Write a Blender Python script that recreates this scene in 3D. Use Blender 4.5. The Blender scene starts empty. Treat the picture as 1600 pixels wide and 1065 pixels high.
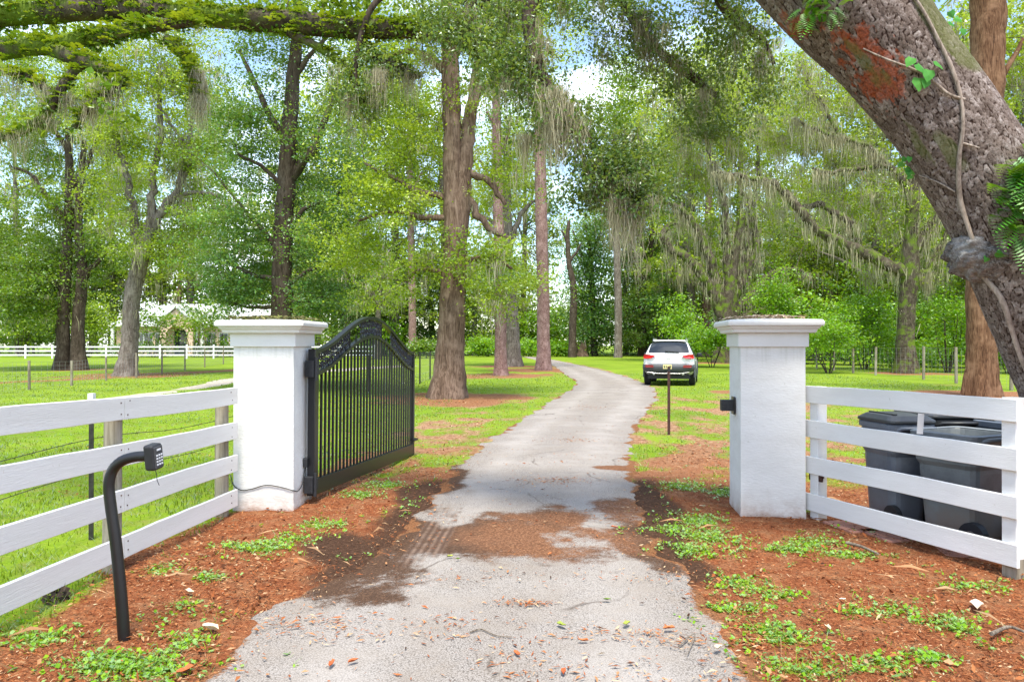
import bpy, math, random
import numpy as np
from mathutils import Vector, Matrix

random.seed(7)
rng = np.random.default_rng(11)
sc = bpy.context.scene
COL = sc.collection
R = math.radians
F, CX, HY, EYE = 1200.0, 800.0, 537.0, 1.54      # lens in photo pixels, centre column, horizon row, eye height

# ------------------------------------------------------------------ camera, sky, sun, exposure
cam_d = bpy.data.cameras.new('camera'); cam = bpy.data.objects.new('camera', cam_d); COL.objects.link(cam)
cam_d.sensor_width = 36.0; cam_d.lens = 36.0 * F / 1600.0
cam_d.clip_start = 0.05; cam_d.clip_end = 2000
cam.location = (0, 0, EYE); cam.rotation_euler = (R(90) + math.atan((HY - 532.5) / F), 0, 0)
sc.camera = cam

SUN_EL, SUN_AZ = 66.0, 176.0      # degrees; azimuth clockwise from +Y: behind the camera, a little to the left
w = bpy.data.worlds.new('World'); sc.world = w; w.use_nodes = True
nt = w.node_tree; nt.nodes.clear()
def wn(t, **k):
    n = nt.nodes.new(t)
    for a, b in k.items(): setattr(n, a, b)
    return n
sky = wn('ShaderNodeTexSky', sky_type='NISHITA', sun_disc=False)
sky.sun_elevation = R(SUN_EL); sky.sun_rotation = R(SUN_AZ); sky.air_density = 1.0; sky.dust_density = 0.6; sky.ozone_density = 1.0
tc = wn('ShaderNodeTexCoord'); mp = wn('ShaderNodeMapping'); mp.inputs['Scale'].default_value = (1.6, 1.6, 3.2)
nz = wn('ShaderNodeTexNoise'); nz.inputs['Scale'].default_value = 1.7; nz.inputs['Detail'].default_value = 7; nz.inputs['Roughness'].default_value = .55
cr = wn('ShaderNodeValToRGB'); cr.color_ramp.elements[0].position = .49; cr.color_ramp.elements[1].position = .72
mx = wn('ShaderNodeMix', data_type='RGBA'); mx.inputs['B'].default_value = (9.6, 10.1, 11.0, 1)
bg = wn('ShaderNodeBackground'); bg.inputs['Strength'].default_value = .15
ow = wn('ShaderNodeOutputWorld')
L = nt.links.new
L(tc.outputs['Generated'], mp.inputs['Vector']); L(mp.outputs[0], nz.inputs['Vector']); L(nz.outputs['Fac'], cr.inputs['Fac'])
L(cr.outputs['Color'], mx.inputs['Factor']); L(sky.outputs[0], mx.inputs['A']); L(mx.outputs['Result'], bg.inputs['Color']); L(bg.outputs[0], ow.inputs[0])

sun_d = bpy.data.lights.new('sun', 'SUN'); sun = bpy.data.objects.new('sun', sun_d); COL.objects.link(sun)
sun_d.energy = 3.0; sun_d.angle = R(15); sun_d.color = (1.0, .93, .80)
sv = Vector((math.sin(R(SUN_AZ)) * math.cos(R(SUN_EL)), math.cos(R(SUN_AZ)) * math.cos(R(SUN_EL)), math.sin(R(SUN_EL))))
sun.rotation_euler = (-sv).to_track_quat('-Z', 'Y').to_euler()

vs = sc.view_settings; vs.view_transform = 'Standard'; vs.look = 'None'; vs.gamma = 1; vs.use_curve_mapping = False
vs.exposure = 1.36
sc.cycles.max_bounces = 9; sc.cycles.diffuse_bounces = 6; sc.cycles.glossy_bounces = 2; sc.cycles.transmission_bounces = 6
sc.cycles.transparent_max_bounces = 4; sc.cycles.caustics_reflective = False; sc.cycles.caustics_refractive = False
sc.cycles.use_denoising = True; sc.cycles.use_adaptive_sampling = False
sc.cycles.sample_clamp_indirect = 6

# ------------------------------------------------------------------ geometry helpers
def P(px, py, Y): return np.array([(px - CX) / F * Y, Y, EYE + (HY - py) / F * Y])
def G(px, py):
    Y = F * EYE / (py - HY); return np.array([(px - CX) / F * Y, Y, 0.0])
def hash2(i, j, s):
    n = (i.astype(np.int64) * 374761393 + j.astype(np.int64) * 668265263 + s * 1442695041) & 0x7fffffff
    n = ((n ^ (n >> 13)) * 1274126177) & 0x7fffffff
    return ((n ^ (n >> 16)) & 0xffff) / 65535.0
def vnoise(x, y, s=0):
    x = np.asarray(x, float); y = np.asarray(y, float)
    i = np.floor(x); j = np.floor(y); u = x - i; v = y - j
    u = u * u * (3 - 2 * u); v = v * v * (3 - 2 * v)
    a = hash2(i, j, s); b = hash2(i + 1, j, s); c = hash2(i, j + 1, s); d = hash2(i + 1, j + 1, s)
    return (a * (1 - u) + b * u) * (1 - v) + (c * (1 - u) + d * u) * v
def fbm(x, y, s=0, o=4):
    t = 0; a = .5; f = 1
    for k in range(o):
        t = t + a * vnoise(np.asarray(x) * f, np.asarray(y) * f, s + k * 17); a *= .5; f *= 2.03
    return t / (1 - .5 ** o)
def sstep(a, b, x):
    t = np.clip((x - a) / (b - a), 0, 1); return t * t * (3 - 2 * t)

class MB:
    """collects shapes into one mesh: verts, faces of 3 or 4 corners, material slots, per-face tint"""
    def __init__(s): s.V = []; s.F3 = []; s.F4 = []; s.n = 0
    def add(s, V, Fc, mat=0, tint=None):
        V = np.asarray(V, float).reshape(-1, 3); Fc = np.asarray(Fc, int)
        if len(Fc) == 0: return s
        t = np.full(len(Fc), .5) if tint is None else np.broadcast_to(np.asarray(tint, float), (len(Fc),))
        (s.F4 if Fc.shape[1] == 4 else s.F3).append((Fc + s.n, np.full(len(Fc), mat), t))
        s.V.append(V); s.n += len(V); return s
    def box(s, c, d, mat=0, rot=None, taper=1.0, tint=None):
        x, y, z = d[0] / 2, d[1] / 2, d[2] / 2; t = taper
        V = np.array([[-x, -y, -z], [x, -y, -z], [x, y, -z], [-x, y, -z], [-x * t, -y * t, z], [x * t, -y * t, z], [x * t, y * t, z], [-x * t, y * t, z]])
        if rot is not None: V = V @ np.array(rot).T
        return s.add(V + np.asarray(c, float), [[0, 3, 2, 1], [4, 5, 6, 7], [0, 1, 5, 4], [1, 2, 6, 5], [2, 3, 7, 6], [3, 0, 4, 7]], mat, tint)
    def tube(s, pts, rad, n=8, mat=0, cap=True, tint=None, lump=None):
        V, Fq = tube_geo(pts, rad, n, lump); k = len(pts)
        s.add(V, Fq, mat, tint)
        if cap:
            b = s.n - len(V)
            for r0, rev in ((0, True), ((k - 1) * n, False)):
                c = V[r0:r0 + n].mean(0); idx = np.arange(n)
                f = np.stack([idx, (idx + 1) % n, np.full(n, n)], 1)
                if rev: f = f[:, [1, 0, 2]]
                s.add(np.vstack([V[r0:r0 + n], c]), f, mat, None if tint is None else np.resize(np.asarray(tint), len(f)))
        return s
    def prism(s, poly, depth, axis=1, mat=0):
        """poly: (a,b) outline; extruded along axis by depth=(d0,d1)"""
        p = np.asarray(poly, float); n = len(p)
        def mk(d):
            V = np.zeros((n, 3)); ax = [i for i in range(3) if i != axis]; V[:, ax[0]] = p[:, 0]; V[:, ax[1]] = p[:, 1]; V[:, axis] = d; return V
        V = np.vstack([mk(depth[0]), mk(depth[1])]); i = np.arange(n)
        s.add(V, np.stack([i, (i + 1) % n, (i + 1) % n + n, i + n], 1), mat)
        from mathutils.geometry import tessellate_polygon
        tri = np.array(tessellate_polygon([[Vector((a, b, 0)) for a, b in p]]))
        s.add(mk(depth[0]), tri, mat); s.add(mk(depth[1]), tri[:, ::-1], mat)
        return s
    def mesh(s, name, mats, smooth=False):
        me = bpy.data.meshes.new(name)
        V = np.vstack(s.V).astype(np.float32)
        f3 = np.vstack([a for a, _, _ in s.F3]) if s.F3 else np.zeros((0, 3), int)
        f4 = np.vstack([a for a, _, _ in s.F4]) if s.F4 else np.zeros((0, 4), int)
        mi = np.concatenate([b for _, b, _ in s.F3] + [b for _, b, _ in s.F4]); ti = np.concatenate([c for _, _, c in s.F3] + [c for _, _, c in s.F4])
        loops = np.concatenate([f3.ravel(), f4.ravel()]); st = np.concatenate([np.arange(len(f3)) * 3, len(f3) * 3 + np.arange(len(f4)) * 4])
        me.vertices.add(len(V)); me.vertices.foreach_set('co', V.ravel())
        me.loops.add(len(loops)); me.loops.foreach_set('vertex_index', loops.astype(np.int32))
        me.polygons.add(len(st)); me.polygons.foreach_set('loop_start', st.astype(np.int32))
        me.polygons.foreach_set('loop_total', np.concatenate([np.full(len(f3), 3), np.full(len(f4), 4)]).astype(np.int32))
        for m in mats: me.materials.append(m)
        me.polygons.foreach_set('material_index', mi.astype(np.int32))
        me.polygons.foreach_set('use_smooth', np.full(len(st), smooth))
        a = me.attributes.new('tint', 'FLOAT', 'FACE'); a.data.foreach_set('value', ti.astype(np.float32))
        me.update(calc_edges=True); return me

def tube_geo(pts, rad, n=8, lump=None):
    p = np.asarray(pts, float); k = len(p); r = np.broadcast_to(np.asarray(rad, float), (k,))
    t = np.gradient(p, axis=0); t /= np.linalg.norm(t, axis=1)[:, None] + 1e-12
    up = np.array([0, 0, 1.]) if abs(t[0][2]) < .9 else np.array([1., 0, 0])
    a = np.cross(t[0], up); a /= np.linalg.norm(a); A = [a]
    for i in range(1, k):
        a = A[-1] - t[i] * np.dot(A[-1], t[i]); a /= np.linalg.norm(a) + 1e-12; A.append(a)
    A = np.array(A); B = np.cross(t, A)
    th = np.arange(n) * 2 * math.pi / n
    rr = r[:, None] * np.ones(n)[None]
    if lump is not None: rr = rr * lump(np.arange(k)[:, None] / max(1, k - 1), th[None])
    V = p[:, None] + rr[..., None] * (np.cos(th)[None, :, None] * A[:, None] + np.sin(th)[None, :, None] * B[:, None])
    i, j = np.meshgrid(np.arange(k - 1), np.arange(n), indexing='ij'); i = i.ravel(); j = j.ravel(); j2 = (j + 1) % n
    return V.reshape(-1, 3), np.stack([i * n + j, i * n + j2, (i + 1) * n + j2, (i + 1) * n + j], 1)
def spline(pts, m):
    """Catmull-Rom through rows of pts (any columns), m samples"""
    p = np.asarray(pts, float); q = np.vstack([2 * p[0] - p[1], p, 2 * p[-1] - p[-2]])
    d = np.concatenate([[0], np.cumsum(np.linalg.norm(np.diff(p[:, :3], axis=0), axis=1))]); u = np.linspace(0, d[-1], m)
    k = np.clip(np.searchsorted(d, u, side='right') - 1, 0, len(p) - 2); t = ((u - d[k]) / (d[k + 1] - d[k] + 1e-9))[:, None]
    a, b, c, e = q[k], q[k + 1], q[k + 2], q[k + 3]
    return .5 * (2 * b + (c - a) * t + (2 * a - 5 * b + 4 * c - e) * t ** 2 + (3 * b - a - 3 * c + e) * t ** 3)

def loc_of(o):
    v = Vector((0, 0, 0))
    while o is not None: v += o.location; o = o.parent
    return v
def obj(name, geo, mats=None, parent=None, smooth=False, local=False, kind=None, label=None, bevel=0, seg=2, sub=0):
    """links geo (an MB in world coordinates, or local ones when local) as ONE mesh object"""
    if isinstance(geo, MB):
        if parent is not None and not local:
            l = np.array(loc_of(parent)); geo.V = [v - l for v in geo.V]
        geo = geo.mesh(name, mats if isinstance(mats, (list, tuple)) else [mats], smooth)
    o = bpy.data.objects.new(name, geo); COL.objects.link(o); o.parent = parent
    if kind: o['kind'] = kind
    if label: o['label'] = label
    if bevel:
        m = o.modifiers.new('bevel', 'BEVEL'); m.width = bevel; m.segments = seg; m.limit_method = 'ANGLE'; m.angle_limit = R(35)
    if sub:
        m = o.modifiers.new('subsurf', 'SUBSURF'); m.levels = sub; m.render_levels = sub
    return o
def tag(o, label, cat, group=None, kind=None):
    o['label'] = label; o['category'] = cat
    if group: o['group'] = group
    if kind: o['kind'] = kind
    return o
def thing(name, label, cat, loc=(0, 0, 0), rz=0, group=None):
    o = bpy.data.objects.new(name, None); COL.objects.link(o); o.empty_display_size = .2
    o.location = loc; o.rotation_euler = (0, 0, rz); return tag(o, label, cat, group)
def copy_tree(o, parent=None):
    c = o.copy(); COL.objects.link(c); c.parent = parent
    for ch in list(o.children): copy_tree(ch, c)
    return c
def Rz(a): return np.array([[math.cos(a), -math.sin(a), 0], [math.sin(a), math.cos(a), 0], [0, 0, 1.]])
def Ry(a): return np.array([[math.cos(a), 0, math.sin(a)], [0, 1., 0], [-math.sin(a), 0, math.cos(a)]])
def Rx(a): return np.array([[1., 0, 0], [0, math.cos(a), -math.sin(a)], [0, math.sin(a), math.cos(a)]])

# ------------------------------------------------------------------ materials
class NT:
    def __init__(s, name):
        s.m = bpy.data.materials.new(name); s.m.use_nodes = True; s.t = s.m.node_tree; s.t.nodes.clear()
        s.out = s.n('ShaderNodeOutputMaterial')
    def n(s, t, ins=None, **k):
        x = s.t.nodes.new(t)
        for a, b in k.items(): setattr(x, a, b)
        for a, b in (ins or {}).items():
            if hasattr(b, 'is_output'): s.t.links.new(b, x.inputs[a])
            else: x.inputs[a].default_value = b
        return x
    def co(s, scale=(1, 1, 1), kind='Object'):
        c = s.n('ShaderNodeTexCoord'); return s.n('ShaderNodeMapping', {'Vector': c.outputs[kind], 'Scale': scale}).outputs[0]
    def noise(s, scale, detail=5, rough=.55, vec=None, dist=0):
        d = {'Scale': scale, 'Detail': detail, 'Roughness': rough, 'Distortion': dist}
        if vec is not None: d['Vector'] = vec
        return s.n('ShaderNodeTexNoise', d).outputs['Fac']
    def ramp(s, fac, stops):
        r = s.n('ShaderNodeValToRGB', {'Fac': fac}); e = r.color_ramp.elements
        while len(e) < len(stops): e.new(.5)
        for i, (p, c) in enumerate(stops):
            e[i].position = p; e[i].color = (*c, 1) if hasattr(c, '__len__') else (c, c, c, 1)
        return r.outputs['Color']
    def mix(s, f, a, b, blend='MIX'):
        x = s.n('ShaderNodeMix', data_type='RGBA', blend_type=blend)
        for k, v in (('Factor', f), ('A', a), ('B', b)):
            if hasattr(v, 'is_output'): s.t.links.new(v, x.inputs[k])
            elif k == 'Factor': x.inputs[k].default_value = v
            else: x.inputs[k].default_value = (*v, 1)
        return x.outputs['Result']
    def math(s, op, a, b=0.0, clamp=False):
        x = s.n('ShaderNodeMath', operation=op, use_clamp=clamp)
        for i, v in enumerate((a, b)):
            if hasattr(v, 'is_output'): s.t.links.new(v, x.inputs[i])
            else: x.inputs[i].default_value = v
        return x.outputs[0]
    def attr(s, name, out='Fac'): return s.n('ShaderNodeAttribute', attribute_name=name).outputs[out]
    def bsdf(s, col, rough=.6, bump=None, dist=.01, strength=1.0, metal=0, spec=.4, **kw):
        d = {'Roughness': rough, 'Metallic': metal, 'Specular IOR Level': spec}
        d['Base Color'] = col if hasattr(col, 'is_output') else (*col, 1)
        d.update(kw)
        b = s.n('ShaderNodeBsdfPrincipled', d)
        if bump is not None:
            s.t.links.new(s.n('ShaderNodeBump', {'Height': bump, 'Distance': dist, 'Strength': strength}).outputs[0], b.inputs['Normal'])
        s.t.links.new(b.outputs[0], s.out.inputs[0]); return s.m

def plain(name, col, rough=.5, metal=0, var=.25, scale=8, bump=.002, spec=.4):
    k = NT(name); v = k.co()
    f = k.noise(scale, 6, .6, v)
    c = k.mix(k.ramp(f, [(.3, 0.), (.7, 1.)]), tuple(x * (1 - var) for x in col), tuple(min(1, x * (1 + var)) for x in col))
    return k.bsdf(c, rough, k.noise(scale * 6, 4, .6, v) if bump else None, bump, .6, metal, spec)

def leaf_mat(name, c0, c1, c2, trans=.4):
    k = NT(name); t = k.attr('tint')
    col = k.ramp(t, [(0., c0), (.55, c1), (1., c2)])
    d = k.n('ShaderNodeBsdfDiffuse', {'Color': col}); tcol = k.mix(.45, col, (.42, .50, .02), 'MIX') if name != 'moss_strand' else col
    tr = k.n('ShaderNodeBsdfTranslucent', {'Color': tcol}); gl = k.n('ShaderNodeBsdfGlossy', {'Roughness': .5, 'Color': (.8, .85, .8, 1)})
    m1 = k.n('ShaderNodeMixShader', {0: trans, 1: d.outputs[0], 2: tr.outputs[0]})
    fr = k.n('ShaderNodeFresnel', {'IOR': 1.35})
    m2 = k.n('ShaderNodeMixShader', {0: k.math('MULTIPLY', fr.outputs[0], .22), 1: m1.outputs[0], 2: gl.outputs[0]})
    k.t.links.new(m2.outputs[0], k.out.inputs[0]); return k.m

M = {}
M['leaf_mid'] = leaf_mat('oak_leaf', (.045, .12, .012), (.125, .25, .018), (.26, .38, .03), .45)
M['leaf_dark'] = leaf_mat('dark_leaf', (.03, .085, .018), (.075, .17, .025), (.16, .27, .03), .42)
M['leaf_spray'] = leaf_mat('spray_leaf', (.05, .11, .03), (.115, .21, .05), (.22, .32, .07), .48)
M['leaf_far'] = leaf_mat('far_leaf', (.07, .16, .03), (.17, .30, .05), (.33, .46, .09), .5)
M['leaf_pale'] = leaf_mat('pale_leaf', (.13, .22, .02), (.30, .42, .035), (.50, .58, .08), .55)
M['leaf_bright'] = leaf_mat('bright_leaf', (.11, .21, .012), (.25, .38, .02), (.42, .52, .04), .5)
M['leaf_cool'] = leaf_mat('cool_leaf', (.04, .13, .035), (.10, .24, .05), (.21, .36, .06), .45)
M['leaf_fresh'] = leaf_mat('fresh_leaf', (.07, .22, .006), (.17, .38, .008), (.30, .50, .015), .45)
M['fern'] = leaf_mat('fern_leaf', (.03, .10, .006), (.10, .22, .008), (.32, .38, .015), .35)
M['grass'] = leaf_mat('grass_blade', (0.053, 0.114, 0.006), (0.133, 0.236, 0.009), (0.274, 0.342, 0.038), .4)
M['moss'] = leaf_mat('moss_strand', (.27, .25, .15), (.40, .375, .24), (.54, .50, .34), .35)
M['chip'] = None
def bark_mat(name, c0, c1, c2, sx=1.0, zs=.22, moss=0.0, depth=.03):
    k = NT(name); v = k.co((sx, sx, sx * zs)); vo = k.co((1, 1, 1))
    f = k.noise(9, 8, .65, v, 1.2); g = k.noise(28, 6, .6, v)
    h = k.math('ADD', k.math('MULTIPLY', f, .7), k.math('MULTIPLY', g, .3))
    c = k.ramp(h, [(.36, c0), (.50, c1), (.66, c2)])
    c = k.mix(k.ramp(k.noise(2.2, 5, .6, vo), [(.5, 0.), (.68, .55)]), c, tuple(x * 1.25 for x in c2))
    if moss: c = k.mix(k.ramp(k.noise(1.6, 6, .7, vo), [(.62 - moss * .3, 0.), (.72 - moss * .3, 1.)]), c, (.10, .15, .015))
    return k.bsdf(c, .9, h, depth, 1.0, 0, .15)
M['bark_grey'] = bark_mat('grey_oak_bark', (.045, .035, .028), (.14, .115, .095), (.27, .24, .21))
M['bark_brown'] = bark_mat('brown_furrowed_bark', (.038, .025, .017), (.13, .085, .058), (.25, .18, .135), 1.5, .13)
M['bark_red'] = bark_mat('red_brown_furrowed_bark', (.03, .015, .009), (.125, .064, .034), (.25, .15, .09), 1.9, .10)
M['bark_dark'] = bark_mat('dark_bark', (.022, .016, .011), (.06, .044, .032), (.12, .095, .075))
M['bark_pine'] = bark_mat('pine_plate_bark', (.06, .03, .024), (.20, .12, .105), (.33, .23, .21), 1.6, .5)
M['bark_mossy'] = bark_mat('mossy_bark', (.02, .016, .011), (.058, .047, .031), (.13, .11, .08), 1, .4, .46)
M['twig'] = plain('twig_bark', (.09, .065, .045), .9, 0, .4, 6)
M['black'] = plain('black_powder_coat', (.008, .008, .009), .34, 0, .2, 20, .0006, .5)
M['black_rough'] = plain('black_plastic', (.018, .019, .022), .55, 0, .25, 30, .0008)
M['rust'] = plain('rusty_steel', (.055, .024, .018), .75, .2, .5, 30)
M['steel_dark'] = plain('weathered_green_steel', (.035, .035, .028), .7, .3, .5, 20)
M['galv'] = plain('galvanised_wire', (.28, .28, .27), .5, .7, .3, 30, 0)
M['wood_post'] = bark_mat('weathered_post_wood', (.10, .085, .06), (.22, .19, .14), (.34, .30, .24), 2.2, .07, 0, .006)
M['pole'] = plain('grey_pole_wood', (.42, .43, .42), .8, 0, .15, 3)

def white_paint(name, rough, bscale, bump, stain=.25, base=(.64, .635, .62), stretch=(1, 1, 1)):
    k = NT(name); v = k.co(stretch); o = k.co()
    f = k.noise(2.3, 8, .68, v); g = k.noise(bscale, 5, .6, v)
    c = k.mix(k.ramp(f, [(.40, stain), (.60, 0.)]), base, (.50, .485, .45))
    c = k.mix(k.ramp(k.noise(26, 3, .5, o), [(.70, 0.), (.76, .5)]), c, (.45, .42, .37))
    if 'stucco' in name:
        zz_ = k.n('ShaderNodeSeparateXYZ', {0: o}).outputs[2]; wv_ = k.math('SUBTRACT', k.noise(9, 6, .7, o), .5); st_n = k.noise(3, 6, .7, k.co((5, 5, .35)))
        c = k.mix(k.ramp(k.math('ADD', zz_, k.math('MULTIPLY', wv_, .35)), [(.0, .75), (.10, .25), (.22, 0.)]), c, (.30, .19, .13))
        c = k.mix(k.math('MULTIPLY', k.ramp(k.math('ADD', k.math('MULTIPLY', zz_, .35), k.math('MULTIPLY', st_n, .6)), [(.80, 0.), (.92, .5)]), 1.0), c, (.40, .41, .33))
    return k.bsdf(c, rough, g, bump, .55, 0, .35)
M['stucco'] = white_paint('white_stucco', .75, 26, .006, .3, (.67, .665, .645), (1, 1, 2.6))
M['trim'] = white_paint('white_trim_paint', .55, 40, .002, .3)
M['board'] = white_paint('white_board_paint', .5, 60, .003, .35, (.71, .705, .69), (1, .16, 2.5))
# ------------------------------------------------------------------ ground
EL = [(230, 1110), (300, 1062), (400, 965), (520, 900), (575, 872), (640, 810), (712, 730), (760, 690), (830, 645), (893, 607), (900, 598), (885, 586), (862, 570), (835, 562), (815, 557)]
ER = [(1225, 1110), (1192, 1062), (1115, 935), (1060, 880), (1020, 860), (1012, 800), (995, 740), (985, 690), (1008, 650), (1028, 622), (1024, 606), (985, 590), (930, 575), (870, 563), (835, 557.5)]
def edge(pp, tail):
    a = np.array([G(*p)[:2] for p in pp]); a = a[np.argsort(a[:, 1])]
    near = a[0] + np.array([(a[0, 0] - a[2, 0]) * .1, -8.0]); return np.vstack([near, a, tail])
eL = edge(EL, [[-2, 104], [-14, 116]]); eR = edge(ER, [[-.5, 107], [-12, 121]])
def XL(y): return np.interp(y, eL[:, 1], eL[:, 0])
def XR(y): return np.interp(y, eR[:, 1], eR[:, 0])
def lfence(y): return -2.567 - .0745 * (6.77 - y)      # white board fence line on the left
def rfence(y): return 2.70 + .337 * (6.77 - y)
PATH = np.array([G(*p)[:2] for p in [(60, 640), (180, 622), (270, 611), (325, 602), (365, 594), (430, 586), (500, 580), (560, 576), (640, 571)]])
def dist_path(x, y, p=PATH):
    d = np.full(np.shape(x), 1e9)
    for a, b in zip(p[:-1], p[1:]):
        ab = b - a; t = np.clip(((x - a[0]) * ab[0] + (y - a[1]) * ab[1]) / (ab @ ab), 0, 1)
        d = np.minimum(d, np.hypot(x - a[0] - t * ab[0], y - a[1] - t * ab[1]))
    return d
BASES = [(-1.84, 21.7, 2.6), (-.55, 37, 3.2), (.1, 52, 3), (1.85, 45, 3.6), (-18.5, 37, 3.4), (-25.5, 45, 2.2), (13.9, 22.8, 2.8), (20.5, 40, 2.5), (17.3, 62, 3.5), (7.0, 24.5, 1.0)]
PATCH = [(1180, 922, .20, .10), (1150, 915, .12, .08), (1225, 1000, .24, .11), (1190, 985, .20, .10), (1150, 955, .16, .06), (1260, 1050, .3, .1), (1100, 840, .4, .14), (1080, 860, .3, .12), (1040, 830, .2, .1),
         (1270, 850, .35, .10), (1320, 870, .3, .08), (1235, 860, .2, .08), (1395, 955, .10, .05), (1480, 975, .13, .07), (1500, 985, .08, .05), (1450, 1030, .10, .06), (1390, 1040, .2, .08), (1250, 800, .2, .08),
         (1230, 935, .1, .05), (1520, 920, .16, .06), (1340, 960, .12, .05), (420, 860, .22, .10), (455, 845, .2, .1), (500, 825, .28, .14), (380, 855, .2, .1), (250, 895, .16, .08), (300, 1005, .12, .07), (180, 1030, .2, .06),
         (150, 1050, .35, .08), (255, 1040, .25, .07), (330, 790, .1, .05), (330, 905, .09, .05), (240, 1055, .3, .07), (600, 760, .3, .15), (560, 775, .2, .1), (1090, 815, .35, .2), (1130, 770, .5, .3), (1060, 760, .3, .2), (60, 1000, .3, .1), (285, 950, .1, .06)]
PW = [(G(a, b)[0], G(a, b)[1], min(rx, .26) * .8, min(ry, .18) * 1.3) for a, b, rx, ry in PATCH]
def patchy(x, y):
    m = np.zeros(np.shape(x))
    for cx, cy, rx, ry in PW:
        m = np.maximum(m, 1 - np.hypot((x - cx) / rx, (y - cy) / ry) * .8)
    return np.clip(m, 0, 1)
def masks(x, y):
    """grass, pine straw and dark soil amounts at (x, y), each 0..1"""
    n1 = fbm(x * 1.1, y * 1.1, 3); n2 = fbm(x * .35, y * .35, 9); n3 = fbm(x * 4, y * 4, 21, 3)
    l, r = XL(y), XR(y)
    dl = l - x; dr = x - r                                        # metres outside each edge
    g = np.zeros(np.shape(x))
    lawn = sstep(.05, -.35, x - lfence(y) + (n1 - .5) * .7 - .2)      # left field
    far = sstep(7.5, 13, y)
    side = np.where(x > (l + r) / 2, dr, dl)
    bright = sstep(.2, .6, n2 + .25 * sstep(18, 34, y) + .3 * sstep(20, 30, y) * (side < 9)) * sstep(.0, .5, side)
    mixed = sstep(.30, .66, n1 * .35 + fbm(x * 3.1, y * 1.6, 27) * .45 + n3 * .2 + .06 * sstep(8, 20, y))
    g = np.maximum(mixed * sstep(6.6, 9.5, y) * .8, bright * sstep(18, 27, y))
    g = np.maximum(g, lawn)
    g = np.maximum(g, .7 * sstep(.3, .8, patchy(x, y) + (n3 - .5) * .8))
    strip = sstep(-.6, .5, 3.4 - np.abs(x - 0.0 + 0) * 0 - dl) * sstep(22, 26, y) * sstep(34, 31, y) * (dl > 0)
    g = np.maximum(g, strip * sstep(.2, .5, n1 + .2))
    st = np.zeros(np.shape(x))
    for bx, by, br in BASES:
        d = np.hypot(x - bx, (y - by) * .8) / br; st = np.maximum(st, sstep(1.15, .55, d + (n1 - .5) * .9))
    # litter strip under the wire fence on the left
    wf = np.array([[-21, 28.4], [-18.9, 33], [-17.9, 38.5], [-16, 45], [-15.6, 52]])
    st = np.maximum(st, sstep(1.6, .6, dist_path(x, y, wf) + (n1 - .5) * 1.5) * .9)
    g = g * (1 - st * .85)
    soil = sstep(.55, .0, np.minimum(np.abs(dl), np.abs(dr)) + (n1 - .5) * .5) * sstep(9.5, 7.8, y) * sstep(4.4, 5.4, y)
    soil = np.maximum(soil, sstep(.7, .2, np.hypot((x + 1.25) / .85, (y - 5.7) / 1.2) + (n1 - .5) * .6))
    return np.clip(g, 0, 1), np.clip(st, 0, 1), np.clip(soil, 0, 1)

def graded(fine0, fine1, step, far, g):
    a = list(np.arange(fine0, fine1, step)); s = step; v = a[-1]
    while v < far: s *= g; v += s; a.append(v)
    return a
ys = np.array([-40, -25, -14, -8, -4, -1, .5, 1.5] + graded(2.2, 10.5, .07, 620, 1.04))
xp = graded(0, 5.2, .075, 520, 1.06); xs = np.array([-v for v in xp[:0:-1]] + xp)
X, Y = np.meshgrid(xs, ys)
g, st, so = masks(X, Y)
onroad = sstep(-.02, -.25, np.maximum(XL(Y) - X, X - XR(Y)))
Z = (fbm(X * 2.2, Y * 2.2, 5) - .5) * .05 * (1 - onroad) + (fbm(X * 9, Y * 9, 6, 3) - .5) * .018 * (1 - onroad) + .01 * (1 - onroad) - .012 * onroad
Z = np.where(Y > 14, Z * .6, Z)
V = np.stack([X, Y, Z], -1).reshape(-1, 3); ny, nx = X.shape
i, j = np.meshgrid(np.arange(ny - 1), np.arange(nx - 1), indexing='ij'); i = i.ravel(); j = j.ravel()
mb = MB().add(V, np.stack([i * nx + j, i * nx + j + 1, (i + 1) * nx + j + 1, (i + 1) * nx + j], 1))
def point_mask(me, name, *ch):
    a = me.attributes.new(name, 'FLOAT_COLOR', 'POINT'); n = len(ch[0].ravel())
    c = np.ones((n, 4), np.float32)
    for q in range(3): c[:, q] = ch[q].ravel() if q < len(ch) else 0
    a.data.foreach_set('color', c.ravel())

k = NT('ground'); vec = k.co(); sep = k.n('ShaderNodeSeparateColor', {'Color': k.attr('cover', 'Color')})
fine = k.noise(38, 6, .7, vec); med = k.noise(5, 6, .65, vec); big = k.noise(.45, 5, .6, vec); straw = k.noise(90, 4, .7, k.co((1, .35, 1)))
mul = k.ramp(k.math('ADD', k.math('MULTIPLY', fine, .55), k.math('MULTIPLY', straw, .45)), [(.33, (0.051, 0.018, 0.009)), (.47, (0.172, 0.054, 0.021)), (.56, (0.279, 0.094, 0.037)), (.68, (0.391, 0.230, 0.119))])
mr = k.n('ShaderNodeMapRange', {'Value': k.n('ShaderNodeSeparateXYZ', {0: vec}).outputs[1], 'From Min': 7.5, 'From Max': 13.0}).outputs[0]
mul = k.mix(k.ramp(med, [(.46, 0.), (.66, .6)]), mul, (.30, .16, .08)); mul = k.mix(k.math('MULTIPLY', mr, .75), mul, k.ramp(k.noise(14, 7, .75, k.co((1, .5, 1))), [(.34, (.12, .065, .035)), (.5, (.30, .19, .11)), (.66, (.46, .33, .21))]))
pst = k.ramp(straw, [(.35, (.11, .045, .022)), (.5, (.235, .105, .05)), (.65, (.36, .21, .11))])
soil = k.ramp(fine, [(.3, (.028, .015, .009)), (.55, (.07, .036, .021)), (.7, (.14, .08, .05))])
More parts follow.
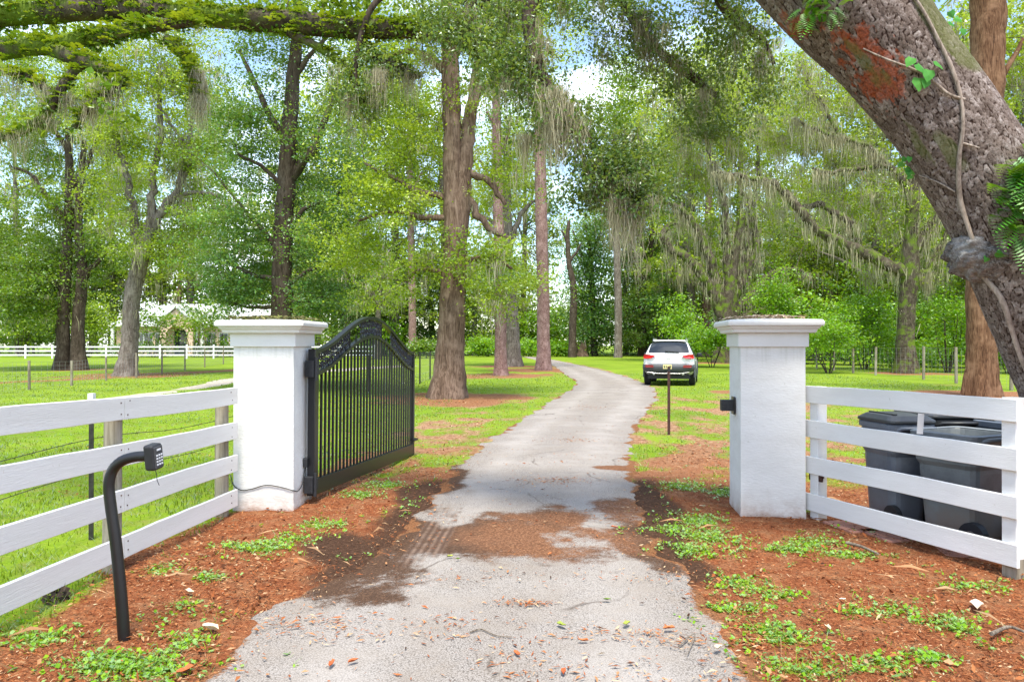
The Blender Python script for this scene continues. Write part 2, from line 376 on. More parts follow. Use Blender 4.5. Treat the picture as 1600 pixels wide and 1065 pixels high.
gr = k.ramp(k.math('ADD', k.math('MULTIPLY', fine, .5), k.math('MULTIPLY', big, .5)), [(.34, (0.070, 0.133, 0.006)), (.48, (0.136, 0.231, 0.008)), (.62, (0.244, 0.326, 0.022))])
gr = k.mix(k.ramp(med, [(.46, 0.), (.66, .7)]), gr, (.20, .19, .06)); gr = k.mix(k.ramp(k.noise(.9, 7, .72, vec), [(.48, 0.), (.66, .55)]), gr, (.13, .25, .012))
def soften(m, amt=.5): return k.ramp(k.math('ADD', m, k.math('MULTIPLY', k.math('SUBTRACT', fine, .5), amt * 2)), [(.35, 0.), (.62, 1.)])
c = k.mix(soften(sep.outputs[2]), mul, soil)
c = k.mix(soften(sep.outputs[1]), c, pst)
c = k.mix(soften(sep.outputs[0], .7), c, gr)
M['ground'] = k.bsdf(c, .95, k.math('ADD', fine, straw), .02, .8, 0, .1)
me = mb.mesh('ground', [M['ground']], True); point_mask(me, 'cover', g, st, so)
ground = obj('ground', me, kind='structure')

# ------------------------------------------------------------------ driveway: cracked asphalt, washed soil lying on it
yr = np.array(graded(-4, 11, .045, 119, 1.03)); nu = 91; u = np.linspace(0, 1, nu)
yy = np.repeat(yr[:, None], nu, 1); l = XL(yr) + (fbm(yr * 2.3, yr * 0, 31) - .5) * .22; r = XR(yr) + (fbm(yr * 2.3, yr * 0 + 9, 33) - .5) * .22
l += (fbm(yr * 7, yr * 0 + 3, 35) - .5) * .16; r += (fbm(yr * 7, yr * 0 + 5, 36) - .5) * .16
xx = l[:, None] * (1 - u) + r[:, None] * u; zz = .012 + .02 * (1 - (2 * u[None] - 1) ** 2) + (fbm(xx * .8, yy * .8, 40) - .5) * .02
zz = np.where((u == 0)[None] | (u == 1)[None], -.01, zz)
nn = fbm(xx * 2.2, yy * 2.2, 51); n4 = fbm(xx * 7, yy * 7, 52, 3); fz = (nn - .5) * .9 + (n4 - .5) * .35
def ell(px, py, rx, ry, s=1.0):
    c_ = G(px, py); return sstep(1.40, .50, np.hypot((xx - c_[0]) / rx, (yy - c_[1]) / ry) * s + fz * 1.6)
dirt = np.maximum.reduce([ell(800, 838, .62, .75), ell(870, 825, .42, .8), ell(730, 848, .5, .6), ell(1000, 840, .30, .9) * .85, ell(1050, 880, .28, .4) * .85, ell(590, 845, .62, 1.2), ell(530, 880, .60, .85), ell(470, 905, .35, .4), ell(700, 745, .22, 1.0), ell(960, 733, .42, .16), ell(640, 790, .25, .8),
                          ell(980, 795, .35, .5) * .8, ell(900, 868, .35, .3) * .7])
brown = np.maximum.reduce([ell(850, 840, .6, .8), ell(900, 825, .4, .8), ell(1000, 800, .5, .6), ell(960, 733, .42, .3)])
t0, t1 = G(655, 880), G(705, 795); td = (t1 - t0)[:2]; tl = np.hypot(*td); td /= tl
along = (xx - t0[0]) * td[0] + (yy - t0[1]) * td[1]; across = (xx - t0[0]) * td[1] - (yy - t0[1]) * td[0]
track = sstep(.15, .11, np.abs(across)) * sstep(-.25, .05, along) * sstep(tl + .25, tl, along)
rim = sstep(.16, .0, np.minimum(u, 1 - u)[None] * (r - l)[:, None] + (nn - .45) * .35)
mb = MB(); a_, b_ = xx.shape; i, j = np.meshgrid(np.arange(a_ - 1), np.arange(b_ - 1), indexing='ij'); i = i.ravel(); j = j.ravel()
mb.add(np.stack([xx, yy, zz], -1), np.stack([i * b_ + j, i * b_ + j + 1, (i + 1) * b_ + j + 1, (i + 1) * b_ + j], 1))
k = NT('driveway_asphalt'); vec = k.co(); s1 = k.n('ShaderNodeSeparateColor', {'Color': k.attr('wear', 'Color')}); tr = k.attr('track')
agg = k.n('ShaderNodeTexVoronoi', {'Vector': vec, 'Scale': 120.0}); speck = k.noise(130, 3, .8, vec); med = k.noise(3, 6, .7, vec); big = k.noise(.8, 4, .6, vec)
asp = k.ramp(k.math('ADD', k.math('MULTIPLY', agg.outputs['Distance'], .5), k.math('MULTIPLY', speck, .6)), [(.26, (0.369, 0.340, 0.312)), (.5, (0.275, 0.250, 0.228)), (.70, (0.107, 0.094, 0.082))])
asp = k.mix(k.ramp(med, [(.42, 0.), (.66, .6)]), asp, (0.230, 0.197, 0.164))
asp = k.mix(k.ramp(big, [(.5, 0.), (.7, .45)]), asp, (0.336, 0.312, 0.287))
wv = k.n('ShaderNodeTexVoronoi', {'Vector': k.n('ShaderNodeMixRGB', {'Fac': .18, 'Color1': vec, 'Color2': k.n('ShaderNodeTexNoise', {'Vector': vec, 'Scale': 3.0, 'Detail': 5.0}).outputs['Color']}).outputs[0], 'Scale': .9}, feature='DISTANCE_TO_EDGE')
lane = k.math('MULTIPLY', k.attr('lane'), k.ramp(k.noise(1.6, 5, .65, vec), [(.3, .3), (.65, 1.)]))
asp = k.mix(k.math('MULTIPLY', lane, .45), asp, (0.353, 0.328, 0.303)); asp = k.mix(k.ramp(k.noise(2.1, 7, .75, k.co((1.6, .5, 1))), [(.56, 0.), (.72, .5)]), asp, (.20, .165, .135))
crack = k.math('MULTIPLY', k.ramp(wv.outputs['Distance'], [(.0, 1.), (.012, 0.)]), k.ramp(k.noise(1.3, 3, .5, vec), [(.5, 0.), (.6, .7)]))
asp = k.mix(crack, asp, (.06, .045, .035))
soilc = k.ramp(k.noise(60, 6, .75, vec), [(.34, (.06, .026, .012)), (.52, (.15, .066, .032)), (.68, (.32, .17, .09))])
soild = k.ramp(k.noise(60, 6, .75, vec), [(.34, (.032, .017, .010)), (.55, (.07, .037, .021)), (.70, (.19, .105, .06))])
so_ = k.mix(s1.outputs[1], soild, soilc)
wave = k.n('ShaderNodeTexWave', {'Vector': k.n('ShaderNodeCombineXYZ', {0: k.attr('across')}).outputs[0], 'Scale': 5.6, 'Distortion': .0}, wave_profile='SIN')
trn = k.math('MULTIPLY', tr, k.ramp(k.noise(9, 5, .7, vec), [(.35, .2), (.6, 1.)])); so_ = k.mix(trn, so_, k.mix(wave.outputs['Fac'], (.07, .042, .03), (.17, .115, .085)))
br_ = k.math('ADD', s1.outputs[0], k.math('ADD', k.math('MULTIPLY', k.math('SUBTRACT', speck, .5), 1.3), k.math('MULTIPLY', k.math('SUBTRACT', k.noise(16, 7, .75, vec), .5), 1.3)))
amt = k.ramp(k.math('MAXIMUM', br_, k.math('MULTIPLY', trn, .6)), [(.30, 0.), (.74, 1.)])
c = k.mix(k.math('MULTIPLY', amt, .95), asp, so_)
rimc = k.ramp(k.math('ADD', s1.outputs[2], k.math('MULTIPLY', k.math('SUBTRACT', k.noise(50, 5, .7, vec), .5), 1.4)), [(.45, 0.), (.75, 1.)])
c = k.mix(rimc, c, k.ramp(k.noise(70, 4, .7, vec), [(.35, (.06, .028, .015)), (.6, (.24, .11, .05))]))
hh = k.math('ADD', k.math('MULTIPLY', agg.outputs['Distance'], .6), k.math('MULTIPLY', wave.outputs['Fac'], k.math('MULTIPLY', tr, 1.6)))
M['asphalt'] = k.bsdf(c, .95, hh, .008, .6, 0, .05)
me = mb.mesh('driveway', [M['asphalt']], True); point_mask(me, 'wear', dirt, brown, np.broadcast_to(rim, xx.shape))
for nm, ar in (('track', track), ('across', across), ('lane', np.exp(-((np.abs(np.broadcast_to(u[None], xx.shape) - .5) - .26) / .10) ** 2))):
    a = me.attributes.new(nm, 'FLOAT', 'POINT'); a.data.foreach_set('value', ar.ravel().astype(np.float32))
obj('driveway', me, kind='structure')
def on_drive(x, y): return (x > XL(y)) & (x < XR(y))

# side path: pale gravel lane crossing behind the left pillar
pp = spline(np.c_[PATH, PATH[:, 0] * 0], 60)[:, :2]; tn = np.gradient(pp, axis=0); tn /= np.linalg.norm(tn, axis=1)[:, None]; nrm = np.c_[-tn[:, 1], tn[:, 0]]
wd = np.interp(np.arange(60), [0, 18, 34, 59], [.35, .6, 1.5, 1.5]) * (1 + (fbm(np.arange(60) * .9, np.zeros(60), 3) - .5) * .8)
cols = [np.c_[pp + nrm * (wd * s)[:, None], np.full(60, z)] for s, z in ((-1, -.004), (-.6, .010), (0, .010), (.6, .010), (1, -.004))]
Vp = np.stack(cols, 1).reshape(-1, 3); i, j = np.meshgrid(np.arange(59), np.arange(4), indexing='ij'); i = i.ravel(); j = j.ravel()
M['gravel'] = plain('pale_gravel', (.36, .32, .26), .95, 0, .35, 6, .01)
obj('path', MB().add(Vp, np.stack([i * 5 + j, (i + 1) * 5 + j, (i + 1) * 5 + j + 1, i * 5 + j + 1], 1)), M['gravel'], kind='structure', smooth=True)

# ------------------------------------------------------------------ gate pillars
def pillar(name, label, loc, rz, h=1.53, wd=.556):
    t = thing(name, label, 'gate pillar', loc, rz)
    # body as a finely divided shell so the hand-trowelled stucco is uneven
    n = 14; mz = 36; ring = []
    for q in range(4):
        for e in range(n):
            a = -wd / 2 + wd * e / n; ring.append([(a, -wd / 2), (wd / 2, a), (-a, wd / 2), (-wd / 2, -a)][q])
    ring = np.array(ring); zs = np.linspace(-.05, h, mz); nr = len(ring); Vb = []
    for z in zs:
        bulge = 1 + .008 * (fbm(ring[:, 0] * 6 + loc[0] * 9, ring[:, 1] * 6 + z * 7 + z, 61) - .5) + (.012 if z < .05 else 0)
        Vb.append(np.c_[ring * np.asarray(bulge)[:, None], np.full(nr, z)])
    Vb = np.vstack(Vb); i, j = np.meshgrid(np.arange(mz - 1), np.arange(nr), indexing='ij'); i = i.ravel(); j = j.ravel(); j2 = (j + 1) % nr
    obj('shaft', MB().add(Vb, np.stack([i * nr + j, i * nr + j2, (i + 1) * nr + j2, (i + 1) * nr + j], 1)), M['stucco'], t, local=True)
    obj('neck_band', MB().box((0, 0, h + .048), (wd + .05, wd + .05, .13)), M['trim'], t, local=True, bevel=.006)
    prof = [(wd / 2 + .028, h + .105), (wd / 2 + .075, h + .108), (wd / 2 + .082, h + .135), (wd / 2 + .10, h + .15), (wd / 2 + .105, h + .165), (wd / 2 + .128, h + .168), (wd / 2 + .132, h + .20), (wd / 2 + .118, h + .222), (.02, h + .245)]
    mb = MB(); Vc = np.array([[sx * a, sy * a, z] for a, z in prof for sx, sy in ((-1, -1), (1, -1), (1, 1), (-1, 1))]); k = len(prof)
    Fc = [[q * 4 + e, q * 4 + (e + 1) % 4, (q + 1) * 4 + (e + 1) % 4, (q + 1) * 4 + e] for q in range(k - 1) for e in range(4)]; Fc.append([(k - 1) * 4 + e for e in range(4)])
    obj('cornice', mb.add(Vc, Fc), M['trim'], t, local=True, bevel=.008)
    return t
PL = pillar('gate_pillar', 'white stucco gate pillar carrying the open black iron gate', (-2.265, 7.31, 0), R(-2))
PR = pillar('gate_pillar', 'white stucco gate pillar beside the fence with the dark bins', (2.337, 7.07, 0), R(-6))

# leaf litter and moss gathered on the caps
def cap_litter(parent_loc, rz, greens):
    mb = MB(); n = 900 if greens else 460; a = rng.uniform(-.36, .36, (n, 2)) if greens else rng.normal(0, .17, (n, 2)); keep = np.abs(a).max(1) < .39; a = a[keep]; n = len(a)
    z = 1.53 + .246 + .02 * (1 - np.abs(a).max(1) / .40) + .02 * fbm(a[:, 0] * 9, a[:, 1] * 9, 5) - .012 + rng.uniform(0, .012, n)
    th = rng.uniform(0, 6.28, n); ln = rng.uniform(.012, .04, n); wd_ = ln * rng.uniform(.2, .5, n)
    d = np.c_[np.cos(th), np.sin(th), rng.normal(0, .25, n)] * ln[:, None]; e = np.c_[-np.sin(th), np.cos(th), rng.normal(0, .3, n)] * wd_[:, None]
    c = np.c_[a, z] @ Rz(rz).T + np.asarray(parent_loc)
    mb.add(np.stack([c - d, c - e, c + d, c + e], 1).reshape(-1, 3), np.arange(n * 4).reshape(-1, 4), 0, rng.uniform(0, 1, n))
    return mb
def litter_mat(name, cols):
    k = NT(name); t = k.attr('tint'); n_ = len(cols)
    return k.bsdf(k.ramp(t, [(q / (n_ - 1), c) for q, c in enumerate(cols)]), .85, spec=.2)
M['litter'] = litter_mat('dry_leaf_litter', [(0.043, 0.018, 0.009), (0.145, 0.045, 0.016), (0.272, 0.081, 0.024), (0.332, 0.132, 0.047), (0.383, 0.221, 0.111), (0.459, 0.340, 0.204)])
M['cap_dry'] = litter_mat('dry_cap_leaf', [(.10, .06, .035), (.28, .19, .11), (.40, .30, .20), (.50, .43, .33)])
M['cap_green'] = litter_mat('cap_moss', [(.05, .045, .02), (.10, .12, .025), (.16, .18, .04), (.28, .22, .12)])
tag(obj('moss_litter', cap_litter((-2.265, 7.31, 0), R(-2), 1), M['cap_green']), 'green moss and needles lying on the left pillar cap', 'moss', kind='stuff')
tag(obj('leaf_litter', cap_litter((2.337, 7.07, 0), R(-6), 0), M['cap_dry']), 'dry leaves lying on the right pillar cap', 'leaf litter', kind='stuff')

# small black junction box with its cord on the left pillar, latch receiver on the right one
jb = P(475, 722, 7.32)
t = thing('junction_box', 'small black electrical box with thin cord on the left gate pillar', 'box', (-1.987, 7.33, jb[2]))
obj('housing', MB().box((.02, 0, 0), (.045, .075, .085)), M['black_rough'], t, local=True, bevel=.006)
cp = [(-1.965, 7.33, jb[2] - .04), (-1.978, 7.31, jb[2] - .10), (-1.972, 7.22, jb[2] - .19), (-1.975, 7.10, .185), (-1.99, 7.02, .20), (-2.12, 7.018, .235), (-2.25, 7.022, .25), (-2.38, 7.028, .215), (-2.48, 7.03, .205), (-2.55, 7.035, .25), (-2.60, 7.10, .33)]
obj('cord', MB().tube(spline(cp, 60), .0045, 6), M['black_rough'], t, smooth=True)
lt = P(1134, 632, 7.15)
t = thing('gate_latch', 'black latch receiver box fixed to the inner side of the right gate pillar', 'gate latch', (2.02, 7.1, lt[2]), R(-6))
obj('housing', MB().box((-.035, 0, 0), (.11, .09, .10)).box((-.07, -.047, -.0), (.03, .01, .04)), M['black_rough'], t, local=True, bevel=.008)
obj('mounting_plate', MB().box((.022, 0, 0), (.012, .12, .16)), M['black'], t, local=True)

# ------------------------------------------------------------------ the black iron gate, swung open inward
gx, gy = -1.915, 7.36; GA = math.atan2(10.5 - gy, -1.365 - gx); GL = math.hypot(10.5 - gy, -1.365 - gx)
gate = thing('iron_gate', 'black ornamental iron gate with arched top swung open beside the drive', 'gate', (gx, gy, 0), GA)
gate.rotation_euler = (0, R(1.1), GA)
def arc_u(x): return 1.45 + .40 * (.5 - .5 * math.cos(2 * math.pi * x / GL)) ** .85
def arc_l(x): return 1.235 + .40 * (.5 - .5 * math.cos(2 * math.pi * x / GL)) ** .85
T = .05
obj('hinge_post', MB().box((0, 0, .79), (.075, .075, 1.40)), M['black'], gate, local=True, bevel=.006)
obj('end_post', MB().box((GL, 0, .77), (.05, .05, 1.36)), M['black'], gate, local=True, bevel=.004)
obj('bottom_rail', MB().box((GL / 2, 0, .165), (GL - .06, .05, .15)), M['black'], gate, local=True, bevel=.005)
def rail(fn, h, t_):
    mb = MB(); xs_ = np.linspace(.03, GL - .02, 70); Vr = []
    for x in xs_:
        z = fn(x); Vr += [(x, -t_, z), (x, t_, z), (x, t_, z + h), (x, -t_, z + h)]
    i, j = np.meshgrid(np.arange(69), np.arange(4), indexing='ij'); i = i.ravel(); j = j.ravel(); j2 = (j + 1) % 4
    mb.add(Vr, np.stack([i * 4 + j, (i + 1) * 4 + j, (i + 1) * 4 + j2, i * 4 + j2], 1)); mb.add(Vr, [[0, 1, 2, 3], [276, 279, 278, 277]]); return mb
obj('top_rail', rail(arc_u, .035, .03), M['black'], gate, local=True)
obj('arched_rail', rail(arc_l, .035, .026), M['black'], gate, local=True)
NP = 33
for q in range(1, NP):
    x = q * GL / NP
    z0, z1 = .24, arc_l(x) + .005
    obj('picket', MB().box((x, 0, (z0 + z1) / 2), (.021, .021, z1 - z0)), M['black'], gate, local=True)
for x in (GL - .035,):
    obj('stile', MB().box((x, 0, (.24 + arc_l(x)) / 2), (.034, .034, arc_l(x) - .235)), M['black'], gate, local=True)
def scrollwork(x0, x1, seed):
    rr = np.random.default_rng(seed); mb = MB(); x = x0
    while x < x1:
        zl, zu = arc_l(x) + .03, arc_u(x) + .005; zm = (zl + zu) / 2; hh = zu - zl
        mb.tube([(x, 0, zl), (x + rr.normal(0, .004), 0, zm), (x, 0, zu)], .0045, 4, cap=False)
        for cz, rd, sg in ((zl + hh * .27, hh * .22, 1), (zl + hh * .72, hh * .22, -1)):
            a0 = rr.uniform(0, 6.28); th = np.linspace(0, 2.6 * math.pi, 15)
            rad = rd * (1 - th / th[-1] * .75)
            mb.tube(np.c_[x + sg * .012 + rad * np.cos(a0 + sg * th), np.zeros(15), cz + rad * np.sin(a0 + sg * th)], .0075, 4, cap=False)
        for e in range(5):                       # flat cast leaves between the scrolls
            c_ = np.array([x + rr.uniform(-.03, .03), rr.uniform(-.006, .006), rr.uniform(zl + .012, zu - .012)]); a = rr.uniform(0, 6.28); ln = rr.uniform(.020, .034)
            d = np.array([math.cos(a), 0, math.sin(a)]) * ln; s_ = np.array([-math.sin(a), 0, math.cos(a)]) * ln * .45; up = np.array([0, .005, 0])
            mb.add([c_ - d, c_ - s_ + up, c_ + d, c_ + s_ + up, c_ - up * 2], [[0, 1, 4], [1, 2, 4], [2, 3, 4], [3, 0, 4]])
        x += .055
    return mb
for x0, x1, s_ in ((.07, GL * .285, 1), (GL * .395, GL * .60, 2), (GL * .72, GL - .05, 3)):
    obj('scrollwork', scrollwork(x0, x1, s_), M['black'], gate, local=True, kind='stuff')
    for x in (x0 - .015, x1):
        if x > .1 and x < GL - .1: obj('scroll_bar', MB().box((x, 0, (arc_l(x) + arc_u(x)) / 2 + .02), (.014, .014, arc_u(x) - arc_l(x) - .01)), M['black'], gate, local=True)
for x in (GL * .345, GL * .66):                # the two openings between the scroll panels each hold one small rod
    obj('scroll_bar', MB().box((x, 0, arc_l(x) + .06), (.02, .012, .06)), M['black'], gate, local=True)
for z in (1.30, .20):
    h = obj('hinge', MB().box((-.055, -.0, z), (.075, .085, .16)).box((-.012, -.045, z), (.06, .02, .11)), M['black_rough'], gate, local=True, bevel=.006)
    mbp = MB().tube([(-.052, -.052, z - .11), (-.052, -.052, z + .11)], .016, 10); obj('hinge_pin', mbp, M['black_rough'], h, local=True, smooth=True)
obj('latch_arm', MB().box((GL - .06, -.06, .30), (.17, .035, .025)).box((GL - .02, -.035, .30), (.04, .06, .04)), M['black'], gate, local=True, bevel=.004)

# ------------------------------------------------------------------ white board fences
def board_box(p0, p1, z0, z1, h=.15, t_=.028, n=9, seed=0):
    """a sawn board from p0 to p1 (plan points), slightly bowed and weathered at its edges"""
    p0 = np.array(p0); p1 = np.array(p1); d = p1 - p0; L_ = np.hypot(*d); d /= L_; nv = np.array([-d[1], d[0]])
    rr = np.random.default_rng(seed); mb = MB(); Vb = []; bow = rr.normal(0, .004); sag = rr.normal(0, .006)
    for q in range(n):
        s_ = q / (n - 1); c_ = p0 + d * L_ * s_ + nv * bow * math.sin(math.pi * s_); z = z0 + (z1 - z0) * s_ - sag * math.sin(math.pi * s_)
        a, b = c_ - nv * t_ / 2, c_ + nv * t_ / 2; e = rr.normal(0, .0015, 2)
        Vb += [(*a, z + e[0]), (*b, z + e[0]), (*b, z + h + e[1]), (*a, z + h + e[1])]
    i, j = np.meshgrid(np.arange(n - 1), np.arange(4), indexing='ij'); i = i.ravel(); j = j.ravel(); j2 = (j + 1) % 4
    mb.add(Vb, np.stack([i * 4 + j, i * 4 + j2, (i + 1) * 4 + j2, (i + 1) * 4 + j], 1)); m = (n - 1) * 4
    return mb.add(Vb, [[3, 2, 1, 0], [m, m + 1, m + 2, m + 3]])
def wood_post(p, h, r0=.06, z0=-.1, n=12, seed=0, square=False):
    rr = np.random.default_rng(seed)
    if square: return MB().box((p[0], p[1], (h + z0) / 2), (r0 * 2, r0 * 2, h - z0), rot=Rz(math.atan2(*(-1 * np.array([.337, -1])))) if square == 2 else None)
    l_ = rr.normal(0, .012, 2)
    return MB().tube([(p[0], p[1], z0), (p[0] + l_[0] * .5, p[1] + l_[1] * .5, h * .5), (p[0] + l_[0], p[1] + l_[1], h)], [r0 * 1.04, r0, r0 * .97], n)
FL = lambda y: np.array([lfence(y), y])
fl = thing('board_fence', 'white four board fence on weathered posts in front of the left field', 'fence', (*FL(4.5), 0))
tops = [1.0, .70, .40, .095]
off = np.array([.075, -.006])
for q, (za, zb) in enumerate([(1.00, 1.075), (.69, .765), (.395, .445), (.085, .125)]):
    for (ya, yb, s0, s1) in ((6.92, 5.165, 0., .42), (5.16, 2.6, .42, 1.03), (2.595, .2, 1.03, 1.6)):
        obj('board', board_box(FL(ya) + off, FL(yb) + off, za + (zb - za) * s0, za + (zb - za) * s1, seed=q * 7 + int(ya * 3)), M['board'], fl, bevel=.003, seg=1)
for q, y in enumerate((6.79, 5.16, 2.6, .3)):
    obj('post', wood_post(FL(y), 1.10, .058, seed=q), M['wood_post'], fl, smooth=True)
M['nail'] = plain('rusty_nail', (.10, .06, .045), .7, .3, .4, 50, 0)
mb = MB()
for q, (za, zb) in enumerate([(1.00, 1.075), (.69, .765), (.395, .445), (.085, .125)]):
    for y in (6.79, 5.20, 5.12, 2.62, 2.57):
        for dz_ in (.04, .11): c_ = FL(y) + off; mb.box((c_[0] + .0152, c_[1] + rng.normal(0, .008), za + (zb - za) * (6.92 - y) / 4.2 + dz_ + rng.normal(0, .006)), (.004, .009, .009))
obj('nail', mb, M['nail'], fl, kind='stuff')
# steel stake with barbed wire behind it
tp = G(143, 846)
st_ = thing('barbed_wire_fence', 'dark steel stake with sagging barbed wire behind the white board fence', 'wire fence', (tp[0], tp[1], 0))
mb = MB().box((tp[0], tp[1], .55), (.036, .008, 1.2)).box((tp[0], tp[1] + .016, .55), (.008, .028, 1.2))
obj('stake', mb, M['steel_dark'], st_); obj('stake_tip', MB().box((tp[0], tp[1] + .004, 1.10), (.042, .044, .11)), M['trim'], st_)
for z in (.30, .55, .80, 1.02):
    pw = np.array([(tp[0] - .25, 1.5, z + .03), (tp[0] - .1, 3.6, z - .05), (tp[0], tp[1], z), (tp[0] + .25, 7.2, z - .035), (tp[0] + .5, 9.6, z + .02)]); c_ = spline(pw, 40); mb = MB().tube(c_, .0028, 4, cap=False)
    for e in range(2, 38, 2):
        for a in (0.6, 2.2): mb.tube([c_[e] - np.array([math.cos(a), .3, math.sin(a)]) * .014, c_[e] + np.array([math.cos(a), .3, math.sin(a)]) * .014], .0016, 3, cap=False)
    obj('barbed_wire', mb, M['steel_dark'], st_)

FR0, FR1 = np.array([2.70, 6.77]), np.array([3.29, 5.03]); fd = (FR1 - FR0) / np.hypot(*(FR1 - FR0)); fn = np.array([fd[1], -fd[0]])   # fn points to the camera side
if fn[1] > 0: fn = -fn
fr = thing('board_fence', 'white painted four board fence panel screening the dark bins', 'fence', (*FR0, 0))
for q, (za, zb) in enumerate([(1.02, 1.035), (.72, .72), (.40, .41), (.075, .10)]):
    e0 = -.07 - .03 * (q % 2) - (.05 if q == 3 else 0)
    obj('board', board_box(FR0 + fd * e0 + fn * .065, FR1 + fd * .075 + fn * .065, za, zb, .148, seed=40 + q), M['board'], fr, bevel=.003, seg=1)
ang = math.atan2(fd[1], fd[0])
for q, (p, h, r0) in enumerate(((FR0, 1.165, .05), (FR1, 1.19, .052))):
    mb = MB().box((p[0], p[1], (h - .06) / 2 + (.03 if q == 0 else .1)), (r0 * 2, r0 * 2, h - (0 if q == 0 else .14)), rot=Rz(ang))
    po = obj('post', mb, M['board'], fr, bevel=.005, label='white painted fence post' if q == 0 else 'white painted fence post with bare grey foot')
    if q == 1: obj('post_foot', MB().box((p[0], p[1], .06), (r0 * 1.96, r0 * 1.96, .30), rot=Rz(ang)), M['wood_post'], po)
bk = FR0 + fn * .052; obj('bracket', MB().box((bk[0] + .02, bk[1], .365), (.16, .02, .055), rot=Rz(ang)).box((bk[0] + .06, bk[1] - .014, .38), (.05, .03, .035), rot=Rz(ang)), M['rust'], fr, bevel=.004)

# ------------------------------------------------------------------ keypad on its gooseneck post
kp = G(196, 1000); KY = kp[1]
kt = thing('keypad_stand', 'black gooseneck post with gate keypad beside the drive', 'keypad', tuple(kp))
gp = [P(196, 1012, KY), P(190, 930, KY), P(182, 850, KY), P(173, 785, KY), P(171, 755, KY), P(177, 733, KY), P(192, 719, KY - .01), P(212, 713, KY - .02), P(230, 712, KY - .03)]
obj('gooseneck_pole', MB().tube(spline(gp, 48), np.linspace(.031, .027, 48), 16), M['black'], kt, smooth=True)
kc = P(240, 713, KY - .035)
kh = thing('keypad_head', '', '', (0, 0, 0)); del kh['label']; del kh['category']; kh.parent = kt
kh.location = Vector(kc) - Vector(kp); kh.rotation_euler = (0, R(-8), R(76)); kh.scale = (.92, .92, .92)
obj('housing', MB().box((0, 0, 0), (.085, .065, .145)), M['black_rough'], kh, local=True, bevel=.014, seg=3)
M['kp_face'] = plain('dark_grey_keypad_face', (.05, .05, .055), .45, 0, .2, 30, .0004)
M['kp_key'] = plain('pale_keypad_print', (.62, .63, .66), .5, 0, .1, 30, 0)
obj('face_plate', MB().box((0, -.034, .0), (.066, .008, .122)), M['kp_face'], kh, local=True, bevel=.003)
mb = MB()
for a in range(3):
    for b in range(4): mb.box((-.018 + a * .018, -.039, .012 - b * .017), (.0105, .005, .0085))
mb.box((0, -.039, .043), (.030, .004, .009))
obj('key_pad', mb, M['kp_key'], kh, local=True, kind='stuff')
obj('aerial', MB().tube(spline([(.0, .0, -.07), (.004, -.006, -.10), (.0, -.01, -.135), (.012, -.01, -.168)], 16), .0019, 5), M['black_rough'], kh, local=True)

# lone rust-brown stake in the verge
sp = G(1045, 680); ms = thing('marker_stake', 'thin rust brown steel stake standing in the verge before the car', 'stake', tuple(sp))
obj('stake', MB().box((sp[0], sp[1], .53), (.046, .012, 1.26)).box((sp[0], sp[1] + .02, .53), (.012, .03, 1.26)), M['rust'], ms)
obj('reflector', MB().box((sp[0], sp[1] - .009, 1.10), (.036, .006, .05)), M['black_rough'], ms)

# ------------------------------------------------------------------ wheeled bins behind the right fence
def bin_mat(name, c0, c1, dust):
    k = NT(name); v = k.co(); f = k.noise(3.5, 6, .7, v)
    c = k.mix(k.ramp(f, [(.35, 0.), (.65, 1.)]), c0, c1)
    sx = k.n('ShaderNodeSeparateXYZ', {0: k.n('ShaderNodeTexCoord').outputs['Object']})
    z = k.math('ADD', sx.outputs[2], k.math('MULTIPLY', k.math('SUBTRACT', f, .5), .5))
    c = k.mix(k.math('MULTIPLY', k.ramp(z, [(.12, 1.), (.34, 0.)]), dust), c, (.26, .20, .15))
    return k.bsdf(c, .42, k.noise(60, 4, .6, v), .001, .5, 0, .45)
BM = [bin_mat('blue_grey_bin', (.09, .105, .135), (.15, .17, .20), .25), bin_mat('grey_bin', (.11, .125, .135), (.19, .21, .215), .75), bin_mat('black_bin', (.016, .018, .02), (.035, .038, .042), .3), bin_mat('slate_bin', (.07, .09, .12), (.12, .14, .17), .3)]
